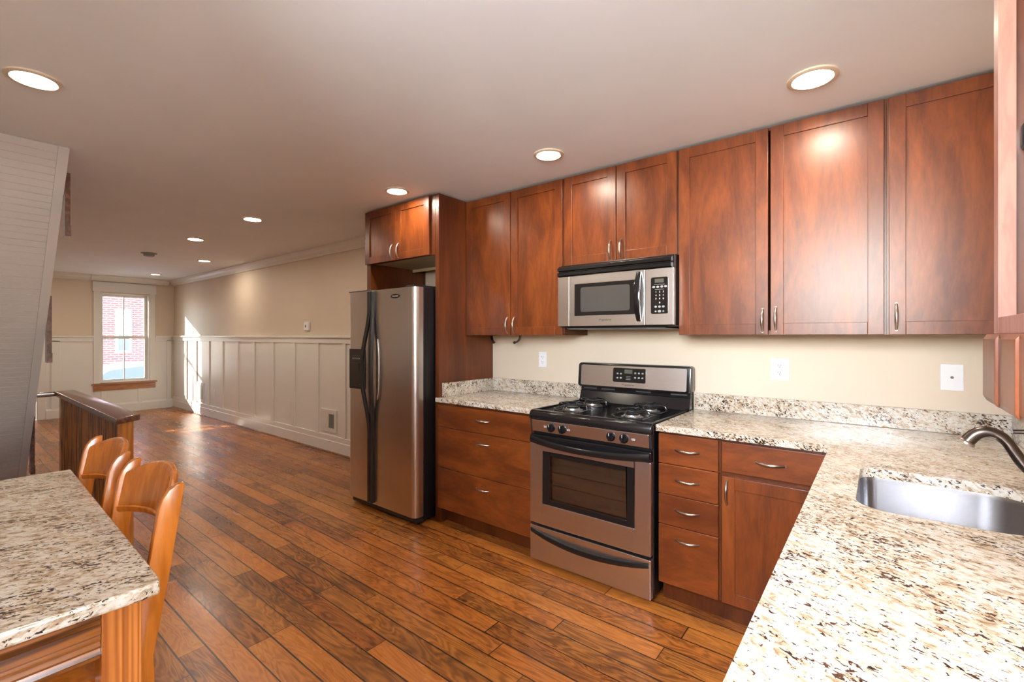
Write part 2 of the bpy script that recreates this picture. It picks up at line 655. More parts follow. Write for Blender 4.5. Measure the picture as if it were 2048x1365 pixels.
structure('wall_rear', rw, M['beige'])
w2 = structure('added_window_rear', MB().box(-3.54, -3.50, -2.119, -2.095, 0.74, 2.16).box(-2.55, -2.51, -2.119, -2.095, 0.74, 2.16)
               .box(-3.50, -2.55, -2.119, -2.095, 2.12, 2.16).box(-3.50, -2.55, -2.119, -2.08, 0.74, 0.78), M['white'])  # unseen window, added to go with the rear fill lamp
MB().box(-3.495, -2.555, -2.15, -2.146, 0.785, 2.115).build('pane', M['glass'], w2)

w3 = structure('added_window_side', MB().box(LEFT - 0.10, LEFT - 0.06, GY0 + 0.002, GY0 + 0.04, GZ0 + 0.002, GZ1 - 0.002).box(LEFT - 0.10, LEFT - 0.06, GY1 - 0.04, GY1 - 0.002, GZ0 + 0.002, GZ1 - 0.002)
               .box(LEFT - 0.10, LEFT - 0.06, GY0 + 0.04, GY1 - 0.04, GZ0 + 0.002, GZ0 + 0.04).box(LEFT - 0.10, LEFT - 0.06, GY0 + 0.04, GY1 - 0.04, GZ1 - 0.04, GZ1 - 0.002)
               .box(LEFT + 0.001, LEFT + 0.02, GY0 - 0.08, GY0, GZ0 - 0.08, CEIL - 0.001).box(LEFT + 0.001, LEFT + 0.02, GY1, GY1 + 0.08, GZ0 - 0.08, CEIL - 0.001).box(LEFT + 0.001, LEFT + 0.03, GY0, GY1, GZ0 - 0.08, GZ0 - 0.001), M['white'])  # made-up window out of view, frames the side fill lamp
MB().box(LEFT - 0.082, LEFT - 0.078, GY0 + 0.04, GY1 - 0.04, GZ0 + 0.04, GZ1 - 0.04).build('pane', M['glass'], w3)

# front door, closed, with a narrow light
d1 = structure('door_1', MB().box(DX0 + 0.005, DX1 - 0.005, FAR + 0.06, FAR + 0.105, 0.006, 1.22).box(DX0 + 0.005, DX1 - 0.005, FAR + 0.06, FAR + 0.105, 1.42, DZ1 - 0.005)
               .box(DX0 + 0.005, DX0 + 0.12, FAR + 0.06, FAR + 0.105, 1.22, 1.42).box(DX1 - 0.12, DX1 - 0.005, FAR + 0.06, FAR + 0.105, 1.22, 1.42)
               .box(DX0 + 0.12, DX1 - 0.12, FAR + 0.06, FAR + 0.105, 1.305, 1.335).box(-2.20, -2.17, FAR + 0.06, FAR + 0.105, 1.22, 1.42), M['white'])
MB().box(DX0 + 0.12, DX1 - 0.12, FAR + 0.08, FAR + 0.084, 1.22, 1.42).build('pane', M['glass'], d1)
MB().lathe((DX1 - 0.08, FAR + 0.06, 0.98), (0, -1, 0), [(0, 0.028), (0.008, 0.028), (0.01, 0.012), (0.035, 0.012), (0.042, 0.026), (0.06, 0.024), (0.066, 0)]).build('doorknob', M['nickel'], d1, smooth=True)

# street window: casing, sash, panes, stool
cas = MB()
cas.box(WX0 - 0.085, WX0, FAR - 0.02, FAR - 0.001, WZ0, WZ1 + 0.02)
cas.box(WX1, WX1 + 0.085, FAR - 0.02, FAR - 0.001, WZ0, WZ1 + 0.02)
cas.box(WX0 - 0.10, WX1 + 0.10, FAR - 0.03, FAR - 0.001, WZ1 + 0.02, WZ1 + 0.19)
cas.box(WX0 - 0.0, WX0 + 0.012, FAR, FAR + 0.19, WZ0, WZ1)
cas.box(WX1 - 0.012, WX1, FAR, FAR + 0.19, WZ0, WZ1)
cas.box(WX0, WX1, FAR, FAR + 0.19, WZ1 - 0.012, WZ1)
cas.box(WX0, WX1, FAR, FAR + 0.19, WZ0, WZ0 + 0.012)
w1 = structure('window_1', cas, M['white'], bevel=0.003)


def sash(z0, z1, y):
    m = MB()
    x0, x1 = WX0 + 0.014, WX1 - 0.014
    t = 0.042
    m.box(x0, x0 + t, y, y + 0.03, z0, z1).box(x1 - t, x1, y, y + 0.03, z0, z1)
    m.box(x0 + t, x1 - t, y, y + 0.03, z0, z0 + t).box(x0 + t, x1 - t, y, y + 0.03, z1 - t, z1)
    xm = (x0 + x1) / 2
    m.box(xm - 0.008, xm + 0.008, y + 0.006, y + 0.024, z0 + t, z1 - t)
    o = m.build('sash', M['white'], w1)
    MB().box(x0 + t, x1 - t, y + 0.0145, y + 0.0165, z0 + t, z1 - t).build('pane', M['glass'], o)


sash(WZ0 + 0.014, 1.36, FAR + 0.07)
sash(1.325, WZ1 - 0.014, FAR + 0.105)
MB().box(WX0 - 0.11, WX1 + 0.11, FAR - 0.05, FAR - 0.001, 0.505, 0.532).box(WX0 - 0.09, WX1 + 0.09, FAR - 0.024, FAR - 0.001, 0.40, 0.505).build('window_sill', M['sill'], w1, bevel=0.003, label='orange-brown pine sill')

# wainscot, rails, baseboards, crown
ys = [9.95, 9.45, 8.86, 8.28, 7.69, 7.11, 6.53, 5.93, 5.35, 4.765, 4.18, 3.62]
m = MB()
m.box(-0.008, -0.001, 3.46, FAR - 0.001, 0.12, 1.29)
for y in ys:
    m.box(-0.024, -0.008, y - 0.035, y + 0.035, 0.2005, 1.2795)
m.box(-0.024, -0.001, 3.46, FAR - 0.001, 1.28, 1.345)
m.box(-0.045, -0.001, 3.46, FAR - 0.001, 1.345, 1.372)
m.box(-0.024, -0.001, 3.46, FAR - 0.001, 0.13, 0.20)
structure('trim_1', m, M['white'], bevel=0.003)
m = MB()
m.box(LEFT, DX0 - 0.1, FAR - 0.008, FAR - 0.001, 0.12, 1.29).box(DX1 + 0.1, WX0 - 0.086, FAR - 0.008, FAR - 0.001, 0.12, 1.29)
m.box(WX1 + 0.086, -0.05, FAR - 0.008, FAR - 0.001, 0.12, 1.29).box(WX0 - 0.086, WX1 + 0.086, FAR - 0.008, FAR - 0.001, 0.12, 0.40)
for a, b in ((-1.70, -1.59), (-0.12, -0.05)):
    m.box(a, b, FAR - 0.022, FAR - 0.008, 0.12, 1.29)
for a, b in ((-1.075, -1.0), (-0.56, -0.49)):
    m.box(a, b, FAR - 0.022, FAR - 0.008, 0.12, 0.40)
for a, b in ((LEFT, DX0 - 0.1), (DX1 + 0.1, WX0 - 0.086), (WX1 + 0.086, -0.05)):
    m.box(a, b, FAR - 0.022, FAR - 0.001, 1.27, 1.345)
    m.box(a, b, FAR - 0.042, FAR - 0.001, 1.345, 1.372)
m.box(DX0 - 0.1, DX0, FAR - 0.02, FAR - 0.001, 0, DZ1 + 0.1).box(DX1, DX1 + 0.1, FAR - 0.02, FAR - 0.001, 0, DZ1 + 0.1).box(DX0, DX1, FAR - 0.02, FAR - 0.001, DZ1, DZ1 + 0.1)
structure('trim_2', m, M['white'], bevel=0.003)
base = [(-0.001, 0.0), (-0.028, 0.0), (-0.028, 0.135), (-0.018, 0.155), (-0.012, 0.165), (-0.001, 0.165)]
structure('baseboard_right', MB().prism(base, 1, 3.46, FAR - 0.03), M['white'])
m = MB()
fb = [(FAR + a, b) for a, b in base]
m.prism(fb, 0, LEFT, DX0 - 0.1).prism(fb, 0, DX1 + 0.1, -0.0285)
structure('baseboard_far', m, M['white'])
structure('trim_5', MB().prism([(-0.0285, 0.0), (-0.046, 0.0), (-0.042, 0.012), (-0.0285, 0.018)], 1, 3.46, FAR - 0.05), M['brown'])
crown = [(-0.001, -0.001), (-0.085, -0.001), (-0.085, -0.016), (-0.060, -0.030), (-0.045, -0.060), (-0.022, -0.078), (-0.016, -0.098), (-0.001, -0.098)]
structure('trim_3', MB().prism([(a, CEIL + b) for a, b in crown], 1, 3.46, FAR - 0.001), M['white'])
m = MB()
m.prism([(FAR + a, CEIL + b) for a, b in crown], 0, LEFT, -0.086)
m.prism([(FAR + a * 1.0 - 0.029, CEIL + b) for a, b in crown], 0, WX0 - 0.12, WX1 + 0.12)
structure('trim_4', m, M['white'])

# ------------------------------------------------------------------ outdoors across the street
structure('ground', MB().box(-14, 12, FAR + 0.21, 34, -1.0, -0.75), M['asphalt'])
BY = 21.0
bd = thing('brick_building', 'red brick house front with white framed window seen across the street', 'building', (0.5, BY, -0.75))
MB().box(-4.2, 9, BY, BY + 4, -0.75, 7.0).build('facade', M['brick'], bd)
MB().box(-4.2, 9, BY - 0.03, BY, -0.15, 0.05).build('belt_course', M['outwhite'], bd)
wf = MB()
wx0, wx1, wz0, wz1 = 1.20, 1.49, 0.86, 2.16
wf.box(wx0 - 0.08, wx0, BY - 0.05, BY - 0.001, wz0 - 0.09, wz1 + 0.13).box(wx1, wx1 + 0.08, BY - 0.05, BY - 0.001, wz0 - 0.09, wz1 + 0.13)
wf.box(wx0, wx1, BY - 0.05, BY - 0.001, wz1, wz1 + 0.13).box(wx0, wx1, BY - 0.05, BY - 0.001, wz0 - 0.09, wz0).box(wx0, wx1, BY - 0.05, BY - 0.001, 1.42, 1.50).box(1.33, 1.36, BY - 0.05, BY - 0.001, wz0, 1.42)
wfo = wf.build('window_frame', M['outwhite'], bd)
MB().box(wx0, wx1, BY - 0.02, BY - 0.002, wz0, 1.42).build('pane', M['outdark'], wfo)
MB().box(wx0, wx1, BY - 0.02, BY - 0.002, 1.50, wz1).build('blind', M['outwhite'], wfo)
CY_ = 15.6
car = thing('parked_car', 'silver-blue car parked on the street outside the window', 'car', (0.3, CY_, -0.75))
prof = [(-2.0, -0.45), (-2.05, 0.0), (-1.7, 0.12), (-1.1, 0.20), (-0.6, 0.58), (0.1, 0.66), (0.9, 0.62), (1.5, 0.25), (2.05, 0.16), (2.15, -0.1), (2.1, -0.45)]
MB().prism([(0.35 + a, b) for a, b in prof], 1, CY_ - 0.8, CY_ + 0.8).build('body', M['car'], car, bevel=0.06, smooth=True)
MB().prism([(0.35 + a, b) for a, b in [(-0.95, 0.22), (-0.55, 0.52), (0.1, 0.60), (0.85, 0.56), (1.25, 0.26)]], 1, CY_ - 0.812, CY_ - 0.79).build('side_glass', M['outdark'], car)
for dx in (-1.25, 1.4):
    MB().cyl((0.35 + dx, CY_ - 0.84, -0.43), (0.35 + dx, CY_ - 0.62, -0.43), 0.32, seg=28).build('wheel', M['plastic'], car, bevel=0.02)


# ------------------------------------------------------------------ cabinet helpers
def pull(parent, p, axis, length=0.115, out=0.027):
    """satin arched bar pull on a face that looks towards -x; p is its centre on the face"""
    p = Vector(p)
    a = Vector((0, 1, 0)) if axis == 'y' else Vector((0, 0, 1))
    pts, rad = [], []
    n = 14
    for i in range(n + 1):
        u = i / n * 2 - 1
        pts.append(p + a * (u * length / 2) + Vector((-1, 0, 0)) * (0.0035 + (out - 0.0035) * (1 - abs(u) ** 2.3)))
        rad.append(0.0042 + 0.0026 * (1 - u * u))
    m = MB().tube(pts, rad, 10)
    for sgn in (-1, 1):
        q = p + a * (sgn * length / 2)
        m.cyl(q + Vector((-0.0002, 0, 0)), q + Vector((-0.006, 0, 0)), 0.0052, 0.0045, 10)
    return m.build('handle', M['nickel'], parent, smooth=True)


def shaker(root, y0, y1, z0, z1, xf, stile=0.057, th=0.019, mat=None):
    m = MB()
    m.box(xf, xf + th, y0, y0 + stile, z0, z1)
    m.box(xf, xf + th, y1 - stile, y1, z0, z1)
    m.box(xf + 0.0004, xf + th, y0 + stile, y1 - stile, z0, z0 + stile)
    m.box(xf + 0.0004, xf + th, y0 + stile, y1 - stile, z1 - stile, z1)
    d = m.build('door', mat or M['doorwood'], root, bevel=0.0016)
    MB().box(xf + 0.009, xf + 0.016, y0 + stile - 0.004, y1 - stile + 0.004, z0 + stile - 0.004, z1 - stile + 0.004).build('panel', mat or M['doorwood'], d)
    return d


def slab(root, y0, y1, z0, z1, xf, handle=None, th=0.019):
    d = MB().box(xf, xf + th, y0, y1, z0, z1).build('drawer', M['drawwood'], root, bevel=0.0025)
    pull(d, (xf, (y0 + y1) / 2 if handle is None else handle[0], (z0 + z1) / 2 if handle is None else handle[1]), 'y')
    return d


XU = -0.3275
UT = 2.421


def wall_cab(label, y0, y1, z0, doors, handles, name='wall_cabinet'):
    r = thing(name, label, 'cabinet', (-0.16, (y0 + y1) / 2, z0), 'kitchen wall cabinets')
    t = 0.016
    x0, x1 = XU + 0.021, -0.002
    m = MB()
    m.box(x0, x1, y0, y0 + t, z0, UT).box(x0, x1, y1 - t, y1, z0, UT)
    m.box(x0, x1, y0 + t, y1 - t, UT - t, UT).box(x0, x1, y0 + t, y1 - t, z0 + 0.001, z0 + t + 0.006)
    m.box(x1 - 0.008, x1, y0 + t, y1 - t, z0 + t, UT - t)
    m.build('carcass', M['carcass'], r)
    for (a, b), (hy, hz) in zip(doors, handles):
        d = shaker(r, a, b, z0, UT - 0.006, XU)
        if hy is not None:
            pull(d, (XU, hy, hz), 'z')
    return r


wall_cab('tall pair of cherry wall cabinet doors between refrigerator panel and microwave', 1.647, 2.5435, 1.373,
         [(2.0945, 1.657), (2.5425, 2.1005)][::1] and [(1.657, 2.0945), (2.1005, 2.5425)], [(2.059, 1.445), (2.124, 1.445)])
wall_cab('short pair of cherry wall cabinet doors directly above the microwave', 0.890, 1.646, 1.829,
         [(0.8975, 1.2645), (1.2700, 1.638)], [(1.233, 1.898), (1.302, 1.898)])
wall_cab('wide cherry wall cabinet with two tall doors right of the microwave', -0.0225, 0.8885, 1.373,
         [(-0.015, 0.4285), (0.4395, 0.8835)], [(0.404, 1.452), (0.463, 1.446)])
wall_cab('single-door cherry wall cabinet in the corner nearest the sink', -0.469, -0.0235, 1.373,
         [(-0.462, -0.032)], [(-0.057, 1.451)])

# refrigerator surround
fs = thing('refrigerator_surround', 'cherry tall panels with two-door cabinet bridging above the refrigerator', 'cabinet', (-0.3, 3.0, 0))
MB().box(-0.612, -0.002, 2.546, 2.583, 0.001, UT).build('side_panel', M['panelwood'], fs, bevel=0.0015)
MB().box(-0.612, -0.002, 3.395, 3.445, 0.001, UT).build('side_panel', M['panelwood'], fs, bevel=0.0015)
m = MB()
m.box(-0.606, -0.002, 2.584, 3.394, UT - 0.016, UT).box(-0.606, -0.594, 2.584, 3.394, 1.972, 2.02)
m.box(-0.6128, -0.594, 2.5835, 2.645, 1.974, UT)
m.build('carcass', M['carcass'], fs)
MB().box(-0.5935, -0.16, 2.584, 3.394, 1.980, 1.996).build('cabinet_floor', M['maple'], fs, label='pale maple underside')
MB().box(-0.16, -0.145, 2.584, 3.394, 1.955, 1.998).build('nailing_strip', M['maple'], fs, label='pale maple strip')
for a, b, hy in ((2.632, 3.021, 2.985), (3.0265, 3.441, 3.065)):
    d = shaker(fs, a, b, 1.974, UT - 0.006, -0.634, 0.057)
    pull(d, (-0.634, hy, 2.045), 'z')

# base cabinets
XB = -0.63


def base_cab(label, y0, y1):
    r = thing('base_cabinet', label, 'cabinet', (-0.3, (y0 + y1) / 2, 0.0), 'kitchen base cabinets')
    m = MB()
    m.box(XB + 0.0195, -0.004, y0, y1, 0.108, 0.882)
    m.build('carcass', M['carcass'], r)
    MB().box(XB + 0.075, XB + 0.091, y0, y1, 0.001, 0.108).build('toe_kick', M['carcass'], r)
    return r


b1 = base_cab('cherry base cabinet with three wide drawers left of the range', 1.668, 2.5455)
for z0, z1, hz in ((0.707, 0.866, 0.793), (0.410, 0.7035, 0.637), (0.112, 0.4065, 0.330)):
    slab(b1, 1.690, 2.540, z0, z1, XB, (2.095, hz))
MB().box(XB + 0.02, XB + 0.09, 2.520, 2.5455, 0.001, 0.108).build('foot', M['panelwood'], b1)
b2 = base_cab('narrow cherry base cabinet with a stack of four drawers right of range', 0.590, 0.8885)
for z0, z1, hz in ((0.7225, 0.872, 0.798), (0.568, 0.719, 0.648), (0.4145, 0.565, 0.4985), (0.114, 0.411, 0.3515)):
    slab(b2, 0.598, 0.8855, z0, z1, XB, (0.7425, hz))
b3 = base_cab('cherry base cabinet with one drawer over a door in the corner', 0.162, 0.589)
slab(b3, 0.1745, 0.582, 0.730, 0.870, XB, (0.380, 0.797))
d = shaker(b3, 0.1745, 0.582, 0.114, 0.708, XB)
pull(d, (XB, 0.558, 0.635), 'z')
# sink run, facing the room (+y)
sb = thing('base_cabinet', 'cherry sink base cabinet run beneath the sink counter', 'cabinet', (-1.55, -0.17, 0.0), 'kitchen base cabinets')
m = MB()
m.box(-2.46, -1.60, -0.46, 0.115, 0.108, 0.882)
m.box(-1.60, -0.68, -0.46, 0.115, 0.108, 0.126).box(-1.60, -1.58, -0.46, 0.115, 0.126, 0.882).box(-0.70, -0.68, -0.46, 0.115, 0.126, 0.882).box(-1.58, -0.70, 0.095, 0.115, 0.126, 0.882)
m.build('carcass', M['carcass'], sb)
MB().box(-2.44, -0.64, 0.03, 0.046, 0.001, 0.108).build('toe_kick', M['carcass'], sb)
MB().box(-0.6795, -0.6115, -0.46, 0.1605, 0.108, 0.882).build('corner_filler', M['carcass'], sb)
for i in range(4):
    xa = -2.45 + i * 0.435
    MB().box(xa, xa + 0.43, 0.116, 0.134, 0.114, 0.872).build('door', M['doorwood'], sb, bevel=0.002)

# ------------------------------------------------------------------ granite counters
ct = thing('countertop', 'speckled granite countertop left of the range with low backsplash', 'countertop', (-0.3, 2.1, 0.884), 'granite countertops')
MB().box(-0.650, -0.003, 1.662, 2.5445, 0.885, 0.916).build('slab', M['granite'], ct, bevel=0.004)
MB().box(-0.022, -0.003, 1.662, 2.5445, 0.9165, 1.018).build('backsplash', M['granite'], ct, bevel=0.002)
MB().box(-0.582, -0.0225, 2.525, 2.5445, 0.9165, 1.018).build('backsplash', M['granite'], ct, bevel=0.002)

ct2 = thing('countertop', 'large L-shaped granite countertop wrapping the corner around the sink', 'countertop', (-1.2, 0.1, 0.884), 'granite countertops')
# sink cut-out: outline of the hole, and L outline
HX0, HX1, HY0, HY1 = -1.425, -0.945, -0.365, 0.052
hole = rr(HX0, HX1, HY0, HY1, (0.05, 0.075, 0.17, 0.13), 8)
m = MB()
b = m.b
outer = [(-2.48, 0.160), (-0.650, 0.160), (-0.650, 0.892), (-0.003, 0.892), (-0.003, -0.4685), (-2.48, -0.4685)]


def fill_with_hole(b, z, flip):
    vo = [b.verts.new((x, y, z)) for x, y in outer]
    vh = [b.verts.new((x, y, z)) for x, y in hole]
    ed = [b.edges.new((vo[i], vo[(i + 1) % len(vo)])) for i in range(len(vo))] + [b.edges.new((vh[i], vh[(i + 1) % len(vh)])) for i in range(len(vh))]
    bmesh.ops.triangle_fill(b, use_beauty=True, use_dissolve=False, edges=ed, normal=(0, 0, 1))
    return vo, vh


to, th_ = fill_with_hole(b, 0.916, False)
bo, bh = fill_with_hole(b, 0.885, True)
for A, B in ((to, bo), (th_, bh)):
    for i in range(len(A)):
        j = (i + 1) % len(A)
        b.faces.new([A[i], A[j], B[j], B[i]])
m.build('slab', M['granite'], ct2)
MB().box(-0.022, -0.003, -0.4685, 0.892, 0.9165, 1.018).build('backsplash', M['granite'], ct2, bevel=0.002)
MB().box(-2.48, -0.0225, -0.4685, -0.4495, 0.9165, 1.018).build('backsplash', M['granite'], ct2, bevel=0.002)

# ------------------------------------------------------------------ undermount sink
sk = thing('sink', 'stainless steel undermount sink bowl set in granite counter', 'sink', ((HX0 + HX1) / 2, (HY0 + HY1) / 2, 0.70))
m = MB()
secs = []
for z, d in ((0.8845, -0.002), (0.87, 0.0), (0.75, 0.004), (0.722, 0.012), (0.708, 0.03), (0.703, 0.06)):
    r4 = [max(0.02, q - d * 0.3) for q in (0.05, 0.075, 0.17, 0.13)]
    secs.append([(x, y, z) for x, y in rr(HX0 + d, HX1 - d, HY0 + d, HY1 - d, r4, 8)])
m.loop_sweep(secs, caps=False)
last = [v for v in m.b.verts][-len(secs[-1]):]
m.b.faces.new(last)
m.build('bowl', M['sinksteel'], sk, smooth=True)
MB().lathe((-1.18, -0.17, 0.7035), (0, 0, 1), [(0, 0.0), (0.001, 0.045), (0.003, 0.045), (0.003, 0.034), (0.001, 0.03), (0.001, 0)]).build('drain', M['nickel'], sk, smooth=True)

# ------------------------------------------------------------------ faucet
fc = thing('faucet', 'dark bronze arched faucet behind the sink', 'faucet', (-1.19, -0.395, 0.916))
pts = [(-1.19, -0.395, 0.955), (-1.19, -0.375, 0.972), (-1.19, -0.340, 0.990), (-1.19, -0.312, 1.010), (-1.19, -0.290, 1.036), (-1.19, -0.274, 1.066), (-1.19, -0.262, 1.090),
       (-1.19, -0.246, 1.106), (-1.19, -0.226, 1.112), (-1.19, -0.208, 1.106), (-1.19, -0.196, 1.094), (-1.19, -0.186, 1.078)]


def smooth_path(P, k=3):
    P = [Vector(p) for p in P]
    for _ in range(k):
        Q = [P[0]]
        for a, b_ in zip(P, P[1:]):
            Q += [a * 0.75 + b_ * 0.25, a * 0.25 + b_ * 0.75]
        Q.append(P[-1])
        P = Q
    return P


sp = smooth_path(pts, 2)
rad = [0.0165 - 0.0035 * (1 - abs(i / (len(sp) - 1) * 2 - 1)) for i in range(len(sp))]
MB().tube(sp, rad, 20).build('spout', M['bronze'], fc, smooth=True)
tip = Vector(pts[-1])
td = (Vector(pts[-1]) - Vector(pts[-2])).normalized()
MB().lathe(tip - td * 0.004, td, [(0, 0.0165), (0.003, 0.019), (0.008, 0.019), (0.009, 0.015), (0.004, 0.014), (0.004, 0)], 20).build('aerator', M['nickel'], fc, smooth=True)
MB().lathe((-1.19, -0.395, 0.9162), (0, 0, 1), [(0, 0.032), (0.006, 0.032), (0.012, 0.024), (0.05, 0.021), (0.06, 0.024), (0.14, 0.022), (0.16, 0.018), (0.166, 0.0)]).build('base', M['bronze'], fc, smooth=True)
lp = smooth_path([(-1.19, -0.395, 1.085), (-1.19, -0.365, 1.112), (-1.19, -0.325, 1.122), (-1.19, -0.272, 1.117)], 2)
MB().tube(lp, [0.0065 - 0.001 * math.cos(6.28 * i / (len(lp) - 1)) for i in range(len(lp))], 12).build('lever', M['bronze'], fc, smooth=True)

# ------------------------------------------------------------------ cabinet on the sink wall (open front) with beaded valance
oc = thing('wall_cabinet', 'open-fronted cherry wall cabinet cut by right edge of view', 'cabinet', (-2.15, -0.31, 1.371), 'kitchen wall cabinets')
X0, X1, YF = -2.46, -1.765, -0.160
m = MB()
m.box(X0, X1, -0.466, -0.182, 1.372, 1.388).box(X0, X1, -0.466, -0.182, UT - 0.016, UT)
m.box(X1 - 0.016, X1, -0.466, -0.182, 1.388, UT - 0.016).box(X0, X0 + 0.016, -0.466, -0.182, 1.388, UT - 0.016)
m.box(X0 + 0.016, X1 - 0.016, -0.466, -0.458, 1.388, UT - 0.016)
m.box(X0 + 0.016, X1 - 0.016, -0.458, -0.20, 1.86, 1.876)
m.build('carcass', M['carcass'], oc)
MB().box(X1 - 0.0385, X1 + 0.0006, -0.1815, YF, 1.371, UT).box(X0, X0 + 0.038, -0.1815, YF, 1.371, UT).box(X0 + 0.038, X1 - 0.0385, -0.1815, YF, 1.371, 1.3995).box(X0 + 0.038, X1 - 0.0385, -0.1815, YF, 2.38, UT).build('face_frame', M['raw'], oc, bevel=0.001, label='rough reddish unfinished frame edge')
MB().box(X1 - 0.050, X1 - 0.0165, -0.226, -0.189, 1.685, 1.730).build('hinge', M['bronze'], oc, bevel=0.006)
m = MB()
m.prism([(-0.1595, 1.370), (-0.150, 1.370), (-0.145, 1.362), (-0.145, 1.262), (-0.150, 1.252), (-0.1595, 1.252)], 0, X0, X1 - 0.008)
x = X1 - 0.008 - 0.128
while x > X0 + 0.02:
    m.prism([(-0.146, 1.369), (-0.141, 1.362), (-0.141, 1.262), (-0.146, 1.254)], 0, x - 0.011, x + 0.011)
    x -= 0.138
m.build('valance', M['doorwood'], oc, bevel=0.001)

# ------------------------------------------------------------------ refrigerator
fr = thing('refrigerator', 'stainless side-by-side refrigerator with black sides and curved black handles', 'refrigerator', (-0.4, 3.0, 0.0))
FY0, FY1, XF = 2.592, 3.388 + 0.035, -0.800
MB().box(-0.715, -0.03, 2.594, 3.388, 0.03, 1.717).build('body', M['blackside'], fr, bevel=0.006)


def fdoor(y0, y1, round_lo, round_hi):
    """door as a plan outline extruded up, with one big rounded vertical edge"""
    xb = -0.722
    pl = []
    n = 8
    rlo, rhi = round_lo, round_hi
    pl.append((xb, y0))
    for i in range(n + 1):
        a = R(90 * i / n)
        pl.append((XF + rlo - rlo * math.sin(a), y0 + rlo - rlo * math.cos(a)) if rlo > 0 else (XF, y0))
    for i in range(n + 1):
        a = R(90 * i / n)
        pl.append((XF + rhi - rhi * math.cos(a), y1 - rhi + rhi * math.sin(a)))
    pl.append((xb, y1))
    q = []
    for p in pl:
        if not q or (Vector(p) - Vector(q[-1])).length > 1e-5:
            q.append(p)
    m = MB()
    m.prism(q, 2, 0.060, 1.722)
    return m.build('door', M['steel'], fr, smooth=True)


dl = fdoor(3.105, 3.424, 0.006, 0.03)
dr = fdoor(2.590, 3.098, 0.045, 0.006)
MB().box(-0.802, -0.72, 3.108, 3.422, 1.7225, 1.731).build('hinge_cover', M['plastic'], fr, bevel=0.003)
MB().prism([(-0.785, 1.7228), (-0.785, 1.735), (-0.72, 1.740), (-0.45, 1.740), (-0.45, 1.7175), (-0.7145, 1.7175), (-0.7145, 1.7228)], 1, 2.62, 2.71).build('hinge_cover', M['plastic'], fr, bevel=0.004)
MB().box(-0.775, -0.70, 2.60, 3.41, 0.012, 0.056).build('toe_grille', M['plastic'], fr, bevel=0.01)
for y in (2.66, 3.34):
    MB().cyl((-0.72, y, 0.001), (-0.72, y, 0.03), 0.022).build('foot', M['plastic'], fr)
# handles: full height strips that bow apart in the middle
def fhandle(side, d):
    ymid = 3.101
    pts = []
    N = 48
    for i in range(N + 1):
        z = 0.075 + (1.712 - 0.075) * i / N
        t = (z - 1.10) / 0.47
        bow = max(0.0, math.cos(min(1, abs(t)) * math.pi / 2)) ** 1.6
        off = 0.019 + (0.066 if side > 0 else 0.022) * bow
        pts.append((ymid + side * off, z, bow))
    secs = []
    for y, z, bw in pts:
        x1 = -0.8005
        x0 = -0.824 - 0.028 * bw
        w = 0.0165
        secs.append([(x1 if bw < 0.05 else x0 + 0.022, y - w, z), (x0 + 0.006, y - w, z), (x0, y - w * 0.6, z), (x0, y + w * 0.6, z), (x0 + 0.006, y + w, z), (x1 if bw < 0.05 else x0 + 0.022, y + w, z)])
    MB().loop_sweep(secs).build('handle', M['plastic'], d, smooth=True)


fhandle(1, dl)
fhandle(-1, dr)
# long oval inset between the handles on the fresh food door
m = MB()
ov = [(3.030 + 0.017 * math.cos(a) , 1.11 + 0.235 * math.sin(a)) for a in [2 * math.pi * i / 40 for i in range(40)]]
m.prism(ov, 0, -0.806, -0.8005)
m.build('grip_insert', M['steel'], dr, smooth=True, label='narrow steel grip insert')
# dispenser
dm = MB()
dm.box(-0.805, -0.8005, 3.185, 3.408, 1.150, 1.262).box(-0.805, -0.8005, 3.400, 3.408, 0.942, 1.150).box(-0.805, -0.8005, 3.185, 3.195, 0.942, 1.150).box(-0.805, -0.8005, 3.195, 3.400, 0.942, 0.965)
dsp = dm.build('dispenser', M['plastic'], fr, bevel=0.002)
MB().box(-0.8045, -0.8008, 3.196, 3.399, 0.966, 1.149).build('recess', M['black'], dsp)
MB().prism([(-0.812, 1.155), (-0.8052, 1.155), (-0.8052, 1.09), (-0.808, 1.09)], 1, 3.215, 3.275).build('nozzle', M['plastic'], dsp)
MB().box(-0.8075, -0.8047, 3.22, 3.255, 0.975, 1.06).build('paddle', M['nickel'], dsp, bevel=0.001)
for i in range(5):
    MB().box(-0.8056, -0.8051, 3.233 + i * 0.028, 3.249 + i * 0.028, 1.180, 1.192).build('button', M['greybtn'], dsp)
    MB().box(-0.8056, -0.8051, 3.237 + i * 0.028, 3.245 + i * 0.028, 1.205, 1.209).build('indicator', M['greybtn'], dsp)
bg = MB()
bg.prism([(2.813 + 0.052 * math.cos(a), 1.6625 + 0.016 * math.sin(a)) for a in [2 * math.pi * i / 36 for i in range(36)]], 0, -0.8025, -0.8003)
bgo = bg.build('badge', M['black'], fr, label='black oval badge with white lettering')
text('FRIGIDAIRE', 0.014, (-0.8027, 2.813, 1.6625), M['ink'], bgo, shear=0.25, width=0.078)

# ------------------------------------------------------------------ gas range
RY0, RY1, XR = 0.903, 1.655, -0.690
rg = thing('gas_range', 'stainless gas range with black cooktop and four burners', 'range', (-0.35, (RY0 + RY1) / 2, 0.0))
MB().box(-0.650, -0.012, RY0 - 0.001, RY1 + 0.001, 0.03, 0.905).build('body', M['blackside'], rg, bevel=0.004)
for y in (RY0 + 0.05, RY1 - 0.05):
    for x in (-0.6, -0.08):
        MB().cyl((x, y, 0.001), (x, y, 0.032), 0.018).build('foot', M['plastic'], rg)
